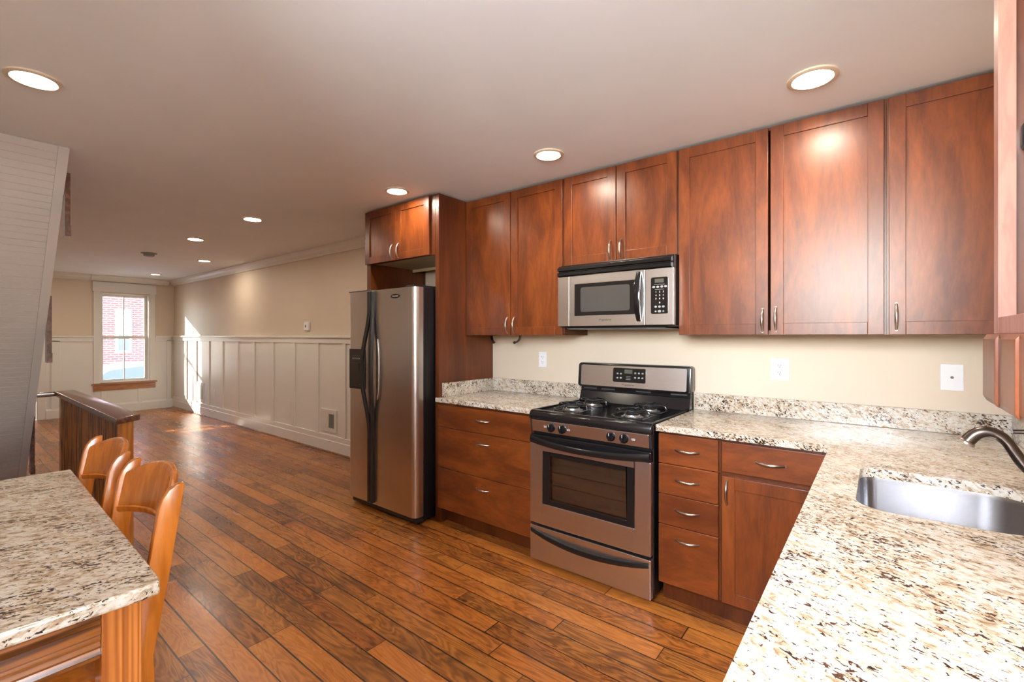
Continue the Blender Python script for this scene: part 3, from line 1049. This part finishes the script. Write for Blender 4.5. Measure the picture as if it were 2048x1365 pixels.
# cooktop with raised rim and rolled front edge
m = MB()
m.prism([(-0.10, 0.9055), (-0.665, 0.9055), (-0.665, 0.868), (-0.688, 0.868), (-0.696, 0.875), (-0.696, 0.896), (-0.690, 0.912), (-0.675, 0.921), (-0.655, 0.923), (-0.635, 0.9145), (-0.10, 0.9145)], 1, RY0 - 0.002, RY1 + 0.002)
m.box(-0.66, -0.10, RY0 - 0.002, RY0 + 0.014, 0.9145, 0.923).box(-0.66, -0.10, RY1 - 0.014, RY1 + 0.002, 0.9145, 0.923)
m.build('cooktop', M['black'], rg, bevel=0.002, smooth=True)
cp = MB().prism([(-0.651, 0.866), (-0.690, 0.866), (-0.682, 0.796), (-0.651, 0.796)], 1, RY0 + 0.012, RY1 - 0.012).build('control_panel', M['steelh'], rg, bevel=0.002)
for ya, yb in ((RY0 - 0.001, RY0 + 0.0115), (RY1 - 0.0115, RY1 + 0.001)):
    MB().prism([(-0.6505, 0.867), (-0.688, 0.867), (-0.680, 0.795), (-0.6505, 0.795)], 1, ya, yb).build('end_cap', M['plastic'], rg, bevel=0.002)
for y in (1.504, 1.429, 1.123, 1.048):
    ax = Vector((-1, 0, 0.11)).normalized()
    c = Vector((-0.6865, y, 0.830))
    k = MB().lathe(c, ax, [(0, 0.0255), (0.006, 0.0255), (0.010, 0.0225), (0.016, 0.020), (0.016, 0)], 24)
    p = c + ax * 0.016
    k.box(p.x - 0.012, p.x + 0.001, y - 0.0055, y + 0.0055, p.z - 0.021, p.z + 0.021)
    ko = k.build('knob', M['black'], rg, smooth=True)
    mm = MB()
    mm.box(p.x - 0.0128, p.x - 0.0115, y - 0.0012, y + 0.0012, p.z + 0.006, p.z + 0.020)
    mm.build('marking', M['ink'], ko)
for y in (1.548, 1.388, 0.998):
    mm = MB()
    for j in range(2):
        for i in range(2):
            mm.box(-0.6885 + j * 0.0006, -0.6835, y - 0.010 + i * 0.011, y - 0.002 + i * 0.011, 0.827 + j * 0.006, 0.8292 + j * 0.006)
    mm.build('marking', M['ink'], cp)
# oven door
od = MB()
z0, z1 = 0.250, 0.724
wy0, wy1, wz0, wz1 = 0.990, 1.565, 0.372, 0.686
od.box(XR, -0.655, RY0 + 0.001, wy0, z0, z1).box(XR, -0.655, wy1, RY1 - 0.001, z0, z1).box(XR, -0.655, wy0, wy1, z0, wz0).box(XR, -0.655, wy0, wy1, wz1, z1)
odo = od.build('oven_door', M['steelh'], rg, bevel=0.002)
m = MB()
iy0, iy1, iz0, iz1 = 1.035, 1.515, 0.405, 0.660
m.box(XR + 0.003, -0.66, wy0, iy0, wz0, wz1).box(XR + 0.003, -0.66, iy1, wy1, wz0, wz1).box(XR + 0.003, -0.66, iy0, iy1, wz0, iz0).box(XR + 0.003, -0.66, iy0, iy1, iz1, wz1)
m.build('window_frame', M['black'], odo, bevel=0.003)
MB().box(XR + 0.0045, XR + 0.0075, iy0, iy1, iz0, iz1).build('window', M['ovenglass'], odo)
MB().box(-0.6545, -0.6515, iy0 - 0.02, iy1 + 0.02, iz0 - 0.02, iz1 + 0.02).build('oven_liner', M['cavity'], odo)
m = MB()
for z in (0.565, 0.488):
    m.cyl((-0.664, iy0, z), (-0.664, iy1, z), 0.0024, seg=8)
m.build('oven_rack', M['burner'], odo)
MB().box(XR + 0.001, -0.655, RY0 + 0.001, RY1 - 0.001, 0.7245, 0.778).build('door_top', M['black'], odo, bevel=0.005)
hp = []
N = 24
secs = []
for i in range(N + 1):
    u = i / N * 2 - 1
    y = (RY0 + RY1) / 2 + u * (RY1 - RY0) / 2 * 0.985
    bow = 1 - u * u
    xo = -0.700 - 0.040 * bow
    zc = 0.752 - 0.020 * bow
    hh = 0.016 + 0.005 * (1 - bow)
    secs.append([(xo + 0.014, y, zc - hh), (xo + 0.003, y, zc - hh), (xo, y, zc - hh * 0.4), (xo, y, zc + hh * 0.5), (xo + 0.005, y, zc + hh), (xo + 0.014, y, zc + hh)])
MB().loop_sweep(secs).build('handle', M['black'], odo, smooth=True)
# storage drawer
sd = MB().box(XR, -0.655, RY0 + 0.001, RY1 - 0.001, 0.030, 0.232).build('storage_drawer', M['steelh'], rg, bevel=0.003)
secs = []
for i in range(N + 1):
    u = i / N * 2 - 1
    y = (RY0 + RY1) / 2 + u * (RY1 - RY0) / 2 * 0.975
    bow = 1 - u * u
    xo = -0.6915 - 0.024 * bow ** 0.8 - 0.006
    zc = 0.2045 - 0.038 * bow
    hh = 0.0125 + 0.002 * bow
    secs.append([(-0.6903, y, zc - hh), (xo + 0.004, y, zc - hh), (xo, y, zc - hh * 0.5), (xo, y, zc + hh * 0.5), (xo + 0.004, y, zc + hh), (-0.6903, y, zc + hh)])
MB().loop_sweep(secs).build('handle', M['black'], sd, smooth=True)
# backguard
g = MB()
g.prism([(-0.012, 0.906), (-0.098, 0.906), (-0.098, 0.9155), (-0.076, 0.985), (-0.070, 0.990), (-0.070, 1.02), (-0.012, 1.02)], 1, RY0 - 0.004, RY1 + 0.004)
bgd = g.build('backguard', M['black'], rg, bevel=0.002)
m = MB()
sl = lambda z: -0.104 + (z - 1.016) * 0.10   # sloped face
def guard(y0, y1, z0, z1, r, dx0, dx1):
    pr = rr(y0, y1, z0, z1, r, 5)
    return [[(sl(z) + dx0, y, z) for y, z in pr], [(sl(z) + dx1, y, z) for y, z in pr]]
m.loop_sweep([[(-0.012, y, z) for y, z in rr(RY0 - 0.012, RY1 + 0.012, 1.0165, 1.181, 0.02, 5)], [(sl(z), y, z) for y, z in rr(RY0 - 0.012, RY1 + 0.012, 1.0165, 1.181, 0.02, 5)]])
m.build('console', M['black'], bgd, bevel=0.003, smooth=True)
MB().loop_sweep(guard(RY0 + 0.012, RY1 - 0.012, 1.028, 1.167, 0.010, -0.0002, -0.0035)).build('console_face', M['steelh'], bgd)
dpl = MB().loop_sweep(guard(1.171, 1.399, 1.062, 1.155, 0.009, -0.0036, -0.0060)).build('display', M['black'], rg, bevel=0.0008)
MB().loop_sweep(guard(1.262, 1.318, 1.120, 1.146, 0.002, -0.0061, -0.0064)).build('screen', M['lcd'], dpl)
for (y, z) in ((1.366, 1.118), (1.342, 1.118), (1.366, 1.090), (1.342, 1.090), (1.242, 1.125), (1.217, 1.125), (1.193, 1.125), (1.242, 1.095), (1.217, 1.095), (1.193, 1.095)):
    MB().loop_sweep(guard(y - 0.0065, y + 0.0065, z - 0.005, z + 0.005, 0.002, -0.0061, -0.0066)).build('button', M['greybtn'], dpl)
for k in range(3):
    MB().loop_sweep(guard(1.274, 1.304, 1.100 - k * 0.010, 1.103 - k * 0.010, 0.0008, -0.0061, -0.0066)).build('marking', M['greybtn'], dpl)
text('Frigidaire', 0.017, (sl(1.045) - 0.0042, 1.294, 1.045), M['darkink'], bgd, shear=0.35, width=0.085)
# slots under the console
for y in (0.97, 1.20, 1.45, 1.585):
    MB().box(-0.0725, -0.0705, y - 0.05, y + 0.05, 1.000, 1.009).build('vent_slot', M['slot'], rg)
# burners and grates
def ellipse(cx, cy, r, z, n=28):
    return [(cx + r * math.cos(2 * math.pi * i / n), cy + r * math.sin(2 * math.pi * i / n), z) for i in range(n + 1)]


for cx, cy in ((-0.50, 1.47), (-0.25, 1.47), (-0.50, 1.085), (-0.25, 1.085)):
    bo_ = MB().lathe((cx, cy, 0.9146), (0, 0, 1), [(0, 0.062), (0.002, 0.062), (0.003, 0.05), (0.006, 0.045), (0.013, 0.043), (0.013, 0)]).build('burner', M['burner'], rg, smooth=True)
    MB().lathe((cx, cy, 0.9277), (0, 0, 1), [(0, 0.036), (0.005, 0.036), (0.008, 0.032), (0.009, 0.0)]).build('burner_cap', M['iron'], bo_, smooth=True)
    gm = MB()
    gr = 0.105
    ring = smooth_path([(cx - gr, cy - gr * 0.95, 0.922), (cx + gr, cy - gr * 0.95, 0.922), (cx + gr, cy + gr * 0.95, 0.922), (cx - gr, cy + gr * 0.95, 0.922), (cx - gr, cy - gr * 0.95, 0.922)], 1)
    gm.tube(ring, 0.0052, 8)
    for a in (0, 90, 180, 270):
        ca, sa = math.cos(R(a)), math.sin(R(a))
        P = [(gr, 0.924), (gr, 0.940), (gr * 0.90, 0.953), (gr * 0.62, 0.955), (gr * 0.28, 0.953)]
        gm.tube(smooth_path([(cx + ca * r_, cy + sa * r_ * 0.95, z) for r_, z in P], 2), 0.0052, 8)
    gm.tube([(x_, y_, 0.954) for x_, y_, _ in ellipse(cx, cy, 0.072, 0)], 0.0045, 8)
    gm.build('burner_grate', M['iron'], rg, smooth=True)

# ------------------------------------------------------------------ over-the-range microwave
XM = -0.40
MY0, MY1 = 0.889, 1.644
mw = thing('microwave', 'stainless over-the-range microwave with black grille and keypad', 'microwave', (-0.2, (MY0 + MY1) / 2, 1.412))
MB().box(XM + 0.032, -0.003, MY0 + 0.002, MY1 - 0.001, 1.424, 1.826).build('body', M['blackside'], mw, bevel=0.003)
MB().prism([(XM + 0.03, 1.4235), (XM + 0.02, 1.416), (XM + 0.06, 1.409), (-0.06, 1.409), (-0.01, 1.4235)], 1, MY0 + 0.06, MY1 - 0.05).build('underside', M['plastic'], mw, bevel=0.004)
gm = MB()
gm.box(XM + 0.012, XM + 0.031, MY0, MY1, 1.748, 1.817)
gm.prism([(XM + 0.012, 1.815), (XM - 0.004, 1.806), (XM - 0.004, 1.788), (XM + 0.012, 1.784)], 1, MY0 + 0.012, MY1)
gm.prism([(XM + 0.012, 1.780), (XM - 0.006, 1.774), (XM - 0.006, 1.756), (XM + 0.012, 1.750)], 1, MY0 + 0.012, MY1)
gm.build('top_grille', M['black'], mw)
MB().box(XM, XM + 0.0315, 1.5585, MY1 - 0.002, 1.430, 1.7475).build('side_trim', M['steel'], mw, bevel=0.001)
dmw = MB()
y0, y1, z0, z1 = 1.0545, 1.5555, 1.430, 1.7475
a0, a1, c0, c1 = 1.1, 1.519, 1.4945, 1.694
dmw.box(XM, XM + 0.0315, y0, a0, z0, z1).box(XM, XM + 0.0315, a1, y1, z0, z1).box(XM, XM + 0.0315, a0, a1, z0, c0).box(XM, XM + 0.0315, a0, a1, c1, z1)
md = dmw.build('door', M['steelh'], mw, bevel=0.0015)
wn_ = MB().box(XM + 0.001, XM + 0.02, 1.094 + 0.006, 1.519, c0, c1).build('window_frame', M['black'], md, bevel=0.002)
m = MB()
m.prism(rr(1.146, 1.474, 1.518, 1.672, 0.014), 0, XM - 0.0002, XM + 0.004)
m.build('window', plain('microwave_screen', (0.065, 0.060, 0.057), 0.32), md)
text('Frigidaire', 0.016, (XM - 0.0006, 1.306, 1.466), M['darkink'], md, shear=0.35, width=0.082)
# bowed vertical handle
secs = []
for i in range(21):
    u = i / 20 * 2 - 1
    z = 1.5945 + u * 0.142
    bow = 1 - u * u
    xo = XM - 0.012 - 0.034 * bow
    w = 0.012 + 0.006 * bow
    secs.append([(xo + 0.013, 1.0865 - w, z), (xo + 0.002, 1.0865 - w, z), (xo - 0.001, 1.0865 - w * 0.6, z), (xo - 0.001, 1.0865 + w * 0.6, z), (xo + 0.002, 1.0865 + w, z), (xo + 0.013, 1.0865 + w, z)])
hm = MB().loop_sweep(secs)
hm.box(XM - 0.014, XM - 0.0003, 1.0765, 1.0965, 1.452, 1.470).box(XM - 0.014, XM - 0.0003, 1.0765, 1.0965, 1.719, 1.737)
hm.build('handle', M['black'], md, smooth=True)
cpn = MB().box(XM, XM + 0.0315, MY0 + 0.0005, 1.0515, 1.430, 1.7475).build('control_panel', M['steelh'], mw, bevel=0.0015)
kp = MB()
kp.prism(rr(0.919, 1.017, 1.492, 1.698, 0.009), 0, XM - 0.0025, XM - 0.0002)
kpo = kp.build('keypad', M['black'], mw, bevel=0.0006)
MB().box(XM - 0.003, XM - 0.0026, 0.943, 0.994, 1.667, 1.689).build('screen', M['lcd'], kpo)
def pill(y, z, w, h):
    MB().prism(rr(y - w, y + w, z - h, z + h, h * 0.98, 4), 0, XM - 0.0032, XM - 0.0026).build('button', M['greybtn'], kpo)


for y in (1.000, 0.977, 0.954, 0.932):
    pill(y, 1.644, 0.0085, 0.0058)
for y in (0.989, 0.967, 0.945):
    pill(y, 1.532, 0.0075, 0.0058)
pill(0.967, 1.506, 0.0095, 0.0066)
pill(0.989, 1.506, 0.0055, 0.0045)
pill(0.945, 1.506, 0.0045, 0.0045)
for z, w in ((1.6575, 0.029), (1.6295, 0.025)):
    MB().box(XM - 0.0031, XM - 0.0026, 0.968 - w, 0.968 + w, z - 0.001, z + 0.001).build('marking', M['greybtn'], kpo)
for n_, (y, z) in zip('1234567890', [(0.987, 1.615), (0.966, 1.615), (0.945, 1.615), (0.987, 1.5955), (0.966, 1.5955), (0.945, 1.5955), (0.987, 1.576), (0.966, 1.576), (0.945, 1.576), (0.966, 1.554)]):
    text(n_, 0.0125, (XM - 0.0030, y, z), M['ink'], kpo, name='digit', bold=0.0003)

# ------------------------------------------------------------------ hooks under the cabinet
for y, lab in ((2.405, 'curved dark metal hook under cabinet beside refrigerator panel'), (2.145, 'curved dark metal hook under cabinet, nearer the microwave')):
    s_ = 1 if y > 2.3 else -1
    h = thing('towel_hook', lab, 'hook', (-0.165, y, 1.372), 'metal hooks under the cabinet')
    MB().prism([(-0.185, y - 0.016), (-0.145, y - 0.016), (-0.145, y + 0.016), (-0.185, y + 0.016)], 2, 1.3695, 1.3725).build('plate', M['bronze'], h, bevel=0.001)
    MB().tube(smooth_path([(-0.165, y + s_ * 0.016, 1.371), (-0.165, y + s_ * 0.013, 1.352), (-0.168, y + s_ * 0.002, 1.332), (-0.172, y - s_ * 0.016, 1.320), (-0.174, y - s_ * 0.024, 1.318)], 2), 0.011, 10, (0.5, 1.3)).build('arm', M['bronze'], h, smooth=True)
    MB().lathe((-0.196, y - s_ * 0.026, 1.317), (1, 0, 0), [(0, 0), (0.003, 0.009), (0.010, 0.0115), (0.017, 0.009), (0.024, 0.006)], 16).build('knob', M['bronze'], h, smooth=True)

# ------------------------------------------------------------------ outlets, plates, thermostat, vents
def duplex(root, y, z, xf=-0.0065):
    for dz in (0.0195, -0.0195):
        rc = MB().prism(rr(y - 0.0165, y + 0.0165, z + dz - 0.014, z + dz + 0.014, 0.012, 5), 0, xf - 0.0015, xf).build('receptacle', M['plate'], root)
        MB().box(xf - 0.0019, xf - 0.0016, y + 0.005, y + 0.0072, z + dz - 0.002, z + dz + 0.007).box(xf - 0.0019, xf - 0.0016, y - 0.0072, y - 0.005, z + dz - 0.002, z + dz + 0.006).box(xf - 0.0019, xf - 0.0016, y - 0.0025, y + 0.0025, z + dz - 0.0095, z + dz - 0.0055).build('slots', M['slot'], rc)


o = thing('power_outlet', 'white duplex outlet on wall between hooks and range backguard', 'outlet', (0, 2.036, 1.186), 'wall plates')
MB().box(-0.0065, -0.0005, 2.036 - 0.036, 2.036 + 0.036, 1.128, 1.244).build('plate', M['plate'], o, bevel=0.002)
duplex(o, 2.036, 1.186)
o = thing('power_outlet', 'white duplex outlet on wall right of the range', 'outlet', (0, 0.436, 1.18), 'wall plates')
MB().box(-0.0065, -0.0005, 0.436 - 0.046, 0.436 + 0.046, 1.120, 1.243).build('plate', M['plate'], o, bevel=0.002)
duplex(o, 0.436, 1.182)
o = thing('cable_plate', 'white wall plate with a single cable jack near the corner', 'wall plate', (0, -0.262, 1.175), 'wall plates')
MB().box(-0.0065, -0.0005, -0.262 - 0.040, -0.262 + 0.040, 1.114, 1.236).build('plate', M['plate'], o, bevel=0.002)
MB().lathe((-0.0066, -0.262, 1.175), (-1, 0, 0), [(0, 0.006), (0.006, 0.006), (0.006, 0.003), (0.001, 0.003), (0.001, 0)], 12).build('jack', M['bronze'], o)
o = thing('power_outlet', 'small white outlet low on wainscot near the far vent', 'outlet', (0, 8.62, 0.42), 'wall plates')
MB().box(-0.0145, -0.0085, 8.62 - 0.036, 8.62 + 0.036, 0.36, 0.48).build('plate', M['plate'], o, bevel=0.002)
duplex(o, 8.62, 0.42, -0.0145)
o = thing('power_outlet', 'faint white outlet plate low on wainscot mid-wall', 'outlet', (0, 6.08, 0.42), 'wall plates')
MB().box(-0.0145, -0.0085, 6.08 - 0.036, 6.08 + 0.036, 0.30, 0.52).build('plate', M['white'], o, bevel=0.002)
duplex(o, 6.08, 0.42, -0.0145)
o = thing('thermostat', 'small white thermostat on beige wall above the wainscot', 'thermostat', (0, 5.60, 1.49))
MB().box(-0.028, -0.0005, 5.60 - 0.055, 5.60 + 0.055, 1.435, 1.545).build('case', M['plate'], o, bevel=0.006)
MB().box(-0.0286, -0.0281, 5.600, 5.625, 1.475, 1.505).build('screen', M['slot'], o)


def wallvent(y0, y1, z0, z1, xf, lab):
    r = thing('wall_vent', lab, 'vent', (0, (y0 + y1) / 2, z0), 'cream wall vents')
    m = MB()
    my = (y0 + y1) / 2
    m.box(xf - 0.012, xf, y0, y1, z0, z0 + 0.05).box(xf - 0.012, xf, y0, y1, z1 - 0.05, z1).box(xf - 0.012, xf, y0, y0 + 0.05, z0 + 0.05, z1 - 0.05).box(xf - 0.012, xf, my, y1, z0 + 0.05, z1 - 0.05)
    m.build('plate', M['vent'], r, bevel=0.002)
    m = MB()
    m.box(xf - 0.004, xf, y0 + 0.05, my, z0 + 0.05, z1 - 0.05)
    z = z0 + 0.056
    while z < z1 - 0.056:
        m.box(xf - 0.010, xf - 0.0035, y0 + 0.05, my, z, z + 0.004)
        z += 0.011
    m.build('grille', M['grille'], r)
    return r


wallvent(4.92, 5.26, 0.235, 0.50, -0.0085, 'cream wall vent in wainscot just left of the refrigerator')
wallvent(9.08, 9.40, 0.22, 0.56, -0.0085, 'cream wall vent low on wainscot beside the sunlit patch')

# ------------------------------------------------------------------ recessed lights and smoke detector
def can(x, y, lab, r=0.088, glow='bulb'):
    o = thing('recessed_light', lab, 'ceiling light', (x, y, CEIL - 0.013), 'recessed ceiling lights')
    MB().lathe((x, y, CEIL - 0.0005), (0, 0, -1), [(0, r), (0.006, r), (0.010, r - 0.008), (0.010, r - 0.018), (0.004, r - 0.024), (0.0, r - 0.024)], 36).build('trim_ring', M['ringtrim'], o, smooth=True)
    MB().lathe((x, y, CEIL - 0.002), (0, 0, -1), [(0, r - 0.025), (0.003, r - 0.025), (0.005, r - 0.045), (0.005, 0)], 32).build('lamp_lens', M[glow], o, smooth=True, label='glowing warm lens')


can(-2.68, 2.732, 'lit recessed ceiling light in front of the stair underside', 0.09)
can(-0.692, 0.216, 'lit recessed ceiling light above the corner wall cabinets', 0.092)
can(-0.699, 1.515, 'lit recessed ceiling light in front of the microwave')
can(-0.825, 2.759, 'lit recessed ceiling light in front of the refrigerator cabinet')
can(-1.127, 4.449, 'lit recessed ceiling light over open floor, first one beyond the refrigerator')
can(-1.137, 5.862, 'lit recessed ceiling light over open floor, second one beyond the refrigerator')
can(-0.536, 7.448, 'lit recessed ceiling light near the beige wall and crown moulding')
can(-0.528, 9.75, 'pale dim recessed ceiling light closest to the street window', 0.088, 'bulbdim')
can(-2.40, 7.42, 'added recessed ceiling light, unseen beyond the staircase, middle of living room')  # this and the next are added, out of view, to brighten the far room
can(-2.10, 9.45, 'added recessed ceiling light, unseen beyond the staircase, near front door')
o = thing('smoke_detector', 'grey smoke detector on the living room ceiling', 'smoke detector', (-1.198, 7.326, CEIL - 0.045))
MB().lathe((-1.198, 7.326, CEIL - 0.0005), (0, 0, -1), [(0, 0.085), (0.008, 0.085), (0.010, 0.06), (0.038, 0.055), (0.044, 0.045), (0.044, 0)], 32).build('housing', M['grille'], o, smooth=True)

# ------------------------------------------------------------------ staircase (underside)
st = thing('staircase', 'staircase with pale beadboard underside rising to the ceiling', 'staircase', (-3.0, 4.6, 0.0))
SX1 = -2.455
# slope line of the underside: (y, z) from floor to ceiling
A_ = Vector((5.655, 0.004))
B_ = Vector((3.585, 2.428))
L_ = (B_ - A_).length
D_ = (B_ - A_) / L_
Nn = Vector((D_.y, -D_.x))  # normal
if Nn.x < 0:
    Nn = -Nn              # pointing to the far side (+y), away from the room side we see
pts = []
s_ = 0.0
step = 0.0455
k = 0
prof = []
while s_ < L_ - 1e-4:
    e = min(s_ + step, L_)
    g = 0.0045 if k % 2 else 0.003
    prof += [(s_, 0.004), (s_ + 0.0012, 0.004), (s_ + g, 0.0), (e - 0.0006, 0.0)]
    s_ = e
    k += 1
poly = [tuple(A_ + D_ * a + Nn * d) for a, d in prof] + [tuple(B_ + Nn * 0.014), tuple(A_ + Nn * 0.014)]
MB().prism(poly, 0, LEFT + 0.002, -2.502).build('beadboard', M['soffit'], st)
poly = [tuple(A_ + Nn * -0.004), tuple(B_ + Nn * -0.004), tuple(B_ + Nn * 0.02), tuple(A_ + Nn * 0.02)]
MB().prism(poly, 0, -2.5015, SX1).build('edge_trim', M['soffit'], st, bevel=0.001)
# stringer, treads and risers above the underside
q0, q1 = A_ + Nn * 0.021, B_ + Nn * 0.021
poly = [tuple(q0), tuple(q1), (q1.x + 0.30, q1.y), (q0.x + 0.0 + 0.30, q0.y)]
MB().prism(poly, 0, -2.50, SX1 - 0.004).build('stringer', M['soffit'], st)
MB().prism(poly, 0, LEFT + 0.003, LEFT + 0.04).build('stringer', M['soffit'], st)
nst = 11
for i in range(nst):
    z = 0.20 + i * 0.2
    y = A_.x + 0.31 - (z / (B_.y - A_.y)) * (A_.x - B_.x)
    if z > 2.3:
        break
    MB().box(LEFT + 0.041, -2.501, y - 0.20, y + 0.04, z - 0.03, z).build('tread', M['brown'], st)
for i, (y, z0, z1) in enumerate(((3.78, 1.955, 2.328), (4.445, 1.186, 1.64), (5.26, 0.277, 0.73))):
    MB().box(SX1 + 0.0006, -2.430, y - 0.036, y + 0.036, z0 + 0.066, z1).box(SX1 + 0.0006, -2.4275, y - 0.039, y + 0.039, z0, z0 + 0.0655).build('bracket', M['capwood'], st, label='dark wood block on stair side')

# ------------------------------------------------------------------ half wall
hw = thing('half_wall', 'brown beadboard half wall with dark wooden cap beside stairs', 'half wall', (-2.26, 4.2, 0.0))
m = MB()
m.box(-2.285, -2.232, 3.335, 5.15, 0.001, 0.884)
m.build('core', M['brown'], hw)
m = MB()
y = 3.345
while y < 5.13:
    m.prism([(-2.2855, y), (-2.2855, y + 0.040), (-2.292, y + 0.038), (-2.2935, y + 0.020), (-2.292, y + 0.002)], 2, 0.002, 0.883)
    m.prism([(-2.2855, y + 0.042), (-2.2855, y + 0.056), (-2.297, y + 0.052), (-2.297, y + 0.046)], 2, 0.002, 0.883)
    y += 0.0585
m.build('beadboard', M['brown'], hw)
MB().box(-2.296, -2.228, 3.312, 3.334, 0.001, 0.884).build('end_panel', M['amber'], hw, bevel=0.002, label='amber pine end board')
MB().box(-2.300, -2.225, 5.08, 5.155, 0.001, 0.884).build('corner_post', M['brown'], hw, bevel=0.004)
m = MB()
m.prism([(-2.323, 3.231), (-2.195, 3.325), (-2.195, 5.245), (-2.440, 5.225), (-2.440, 5.152), (-2.323, 5.156)], 2, 0.8845, 0.920)
m.build('cap', M['capwood'], hw, bevel=0.006, seg=3, smooth=True, label='dark worn wooden cap')

# ------------------------------------------------------------------ granite-topped table
tb = thing('dining_table', 'granite-topped wooden table at lower left with fir leg', 'table', (-3.05, 2.05, 0.0))
m = MB()
m.prism([(-2.606, 1.350), (-2.600, 1.385), (-2.560, 2.795), (-3.43, 2.825), (-3.475, 1.372), (-2.64, 1.345)], 2, 0.748, 0.780)
m.build('top', M['granite2'], tb, bevel=0.006, seg=3)
for x0, x1, y0, y1 in ((-2.700, -2.625, 1.415, 1.490), (-2.670, -2.600, 2.715, 2.785), (-3.44, -3.365, 1.43, 1.505), (-3.40, -3.325, 2.69, 2.765)):
    MB().box(x0, x1, y0, y1, 0.001, 0.7475).build('leg', M['fir'], tb, bevel=0.003)
m = MB()
ap = [(1.44, 0.7475), (1.437, 0.738), (1.428, 0.732), (1.432, 0.726), (1.426, 0.718), (1.433, 0.710), (1.433, 0.704), (1.422, 0.694), (1.422, 0.672), (1.432, 0.664), (1.426, 0.658), (1.432, 0.650), (1.426, 0.642), (1.433, 0.634), (1.428, 0.622), (1.433, 0.61), (1.46, 0.61), (1.46, 0.7475)]
m.prism(ap, 0, -3.364, -2.7005)
m.build('apron', M['apronwood'], tb)
m = MB()
m.prism([(-2.690, 1.491), (-2.664, 1.491), (-2.640, 2.714), (-2.664, 2.714)], 2, 0.61, 0.7475)
m.build('apron', M['amber'], tb)


# ------------------------------------------------------------------ chairs
def chair():
    """chair drawn at its final spot beside the table; faces -x"""
    yc = 1.852
    r = thing('dining_chair', 'x', 'chair', (-2.70, yc, 0.0), 'wooden chairs at the granite table')
    hwid = 0.2385
    th = 0.027
    rear = [(-2.477, 0.932), (-2.516, 0.67), (-2.553, 0.46), (-2.535, 0.0)]
    front = [(-2.572, 0.0), (-2.604, 0.44), (-2.585, 0.60), (-2.560, 0.74), (-2.547, 0.83), (-2.541, 0.868), (-2.531, 0.897), (-2.516, 0.918), (-2.498, 0.929)]
    pf = [(x, z + (0.001 if z == 0 else 0)) for x, z in rear[::-1][::-1]]
    poly = [(x, max(z, 0.001)) for x, z in (rear + front)]
    for sgn in (-1, 1):
        a = yc + sgn * hwid
        b_ = yc + sgn * (hwid - th)
        MB().prism(poly, 1, min(a, b_), max(a, b_)).build('back_post', M['chair'], r, bevel=0.003, smooth=True)
    # curved crest panel: swept vertical section along a bowed plan
    secs = []
    n = 26
    inner = hwid - th - 0.0005
    for i in range(n + 1):
        u = i / n * 2 - 1
        y = yc + u * inner
        bow = 1 - u * u
        zt = 0.895 + 0.050 * (1 - abs(u) ** 2.2)
        zb = 0.758 + 0.016 * bow
        xo = 0.050 * bow
        sec = []
        def fx(z):   # rake of the panel's front face
            return -2.546 + (z - 0.77) * 0.19 + xo
        tt = 0.022
        zz = [zb, zb + 0.006, zb + 0.018, zb + 0.022, zb + 0.026, (zb + zt) / 2, zt - 0.014, zt - 0.004, zt]
        dx = [0.006, 0.0, -0.003, 0.0015, 0.0, 0.0, 0.0, 0.003, 0.009]
        for z, d in zip(zz, dx):
            sec.append((fx(z) + d, y, z))
        for z, d in ((zt, 0.016), (zt - 0.006, tt), ((zb + zt) / 2, tt), (zb + 0.005, tt), (zb, tt - 0.005)):
            sec.append((fx(z) + d, y, z))
        secs.append(sec)
    MB().loop_sweep(secs).build('backrest', M['chair'], r, smooth=True)
    # lower back slat
    MB().box(-2.585, -2.568, yc - inner, yc + inner, 0.52, 0.565).build('back_slat', M['chair'], r, bevel=0.004)
    sy = hwid - 0.002
    m = MB()
    m.prism([(-2.565, yc - sy + 0.03), (-2.565, yc + sy - 0.03), (-2.95, yc + sy), (-2.985, yc + sy - 0.04), (-2.985, yc - sy + 0.04), (-2.95, yc - sy)], 2, 0.432, 0.458)
    m.build('seat', M['chair'], r, bevel=0.008, smooth=True)
    for sgn in (-1, 1):
        MB().tube([(-2.93, yc + sgn * 0.195, 0.431), (-2.935, yc + sgn * 0.2, 0.001)], [0.021, 0.015], 14).build('front_leg', M['chair'], r, smooth=True)
        MB().tube([(-2.925, yc + sgn * 0.197, 0.20), (-2.575, yc + sgn * 0.215, 0.20)], 0.010, 10).build('stretcher', M['chair'], r, smooth=True)
    return r


ch = chair()
ch['label'] = 'golden wooden chair at the table, nearer of the two, glossy backrest'
c2 = copy_tree(ch)
c2.location.y += 0.592
c2['label'] = 'golden wooden chair at the table, farther one beside the half wall'
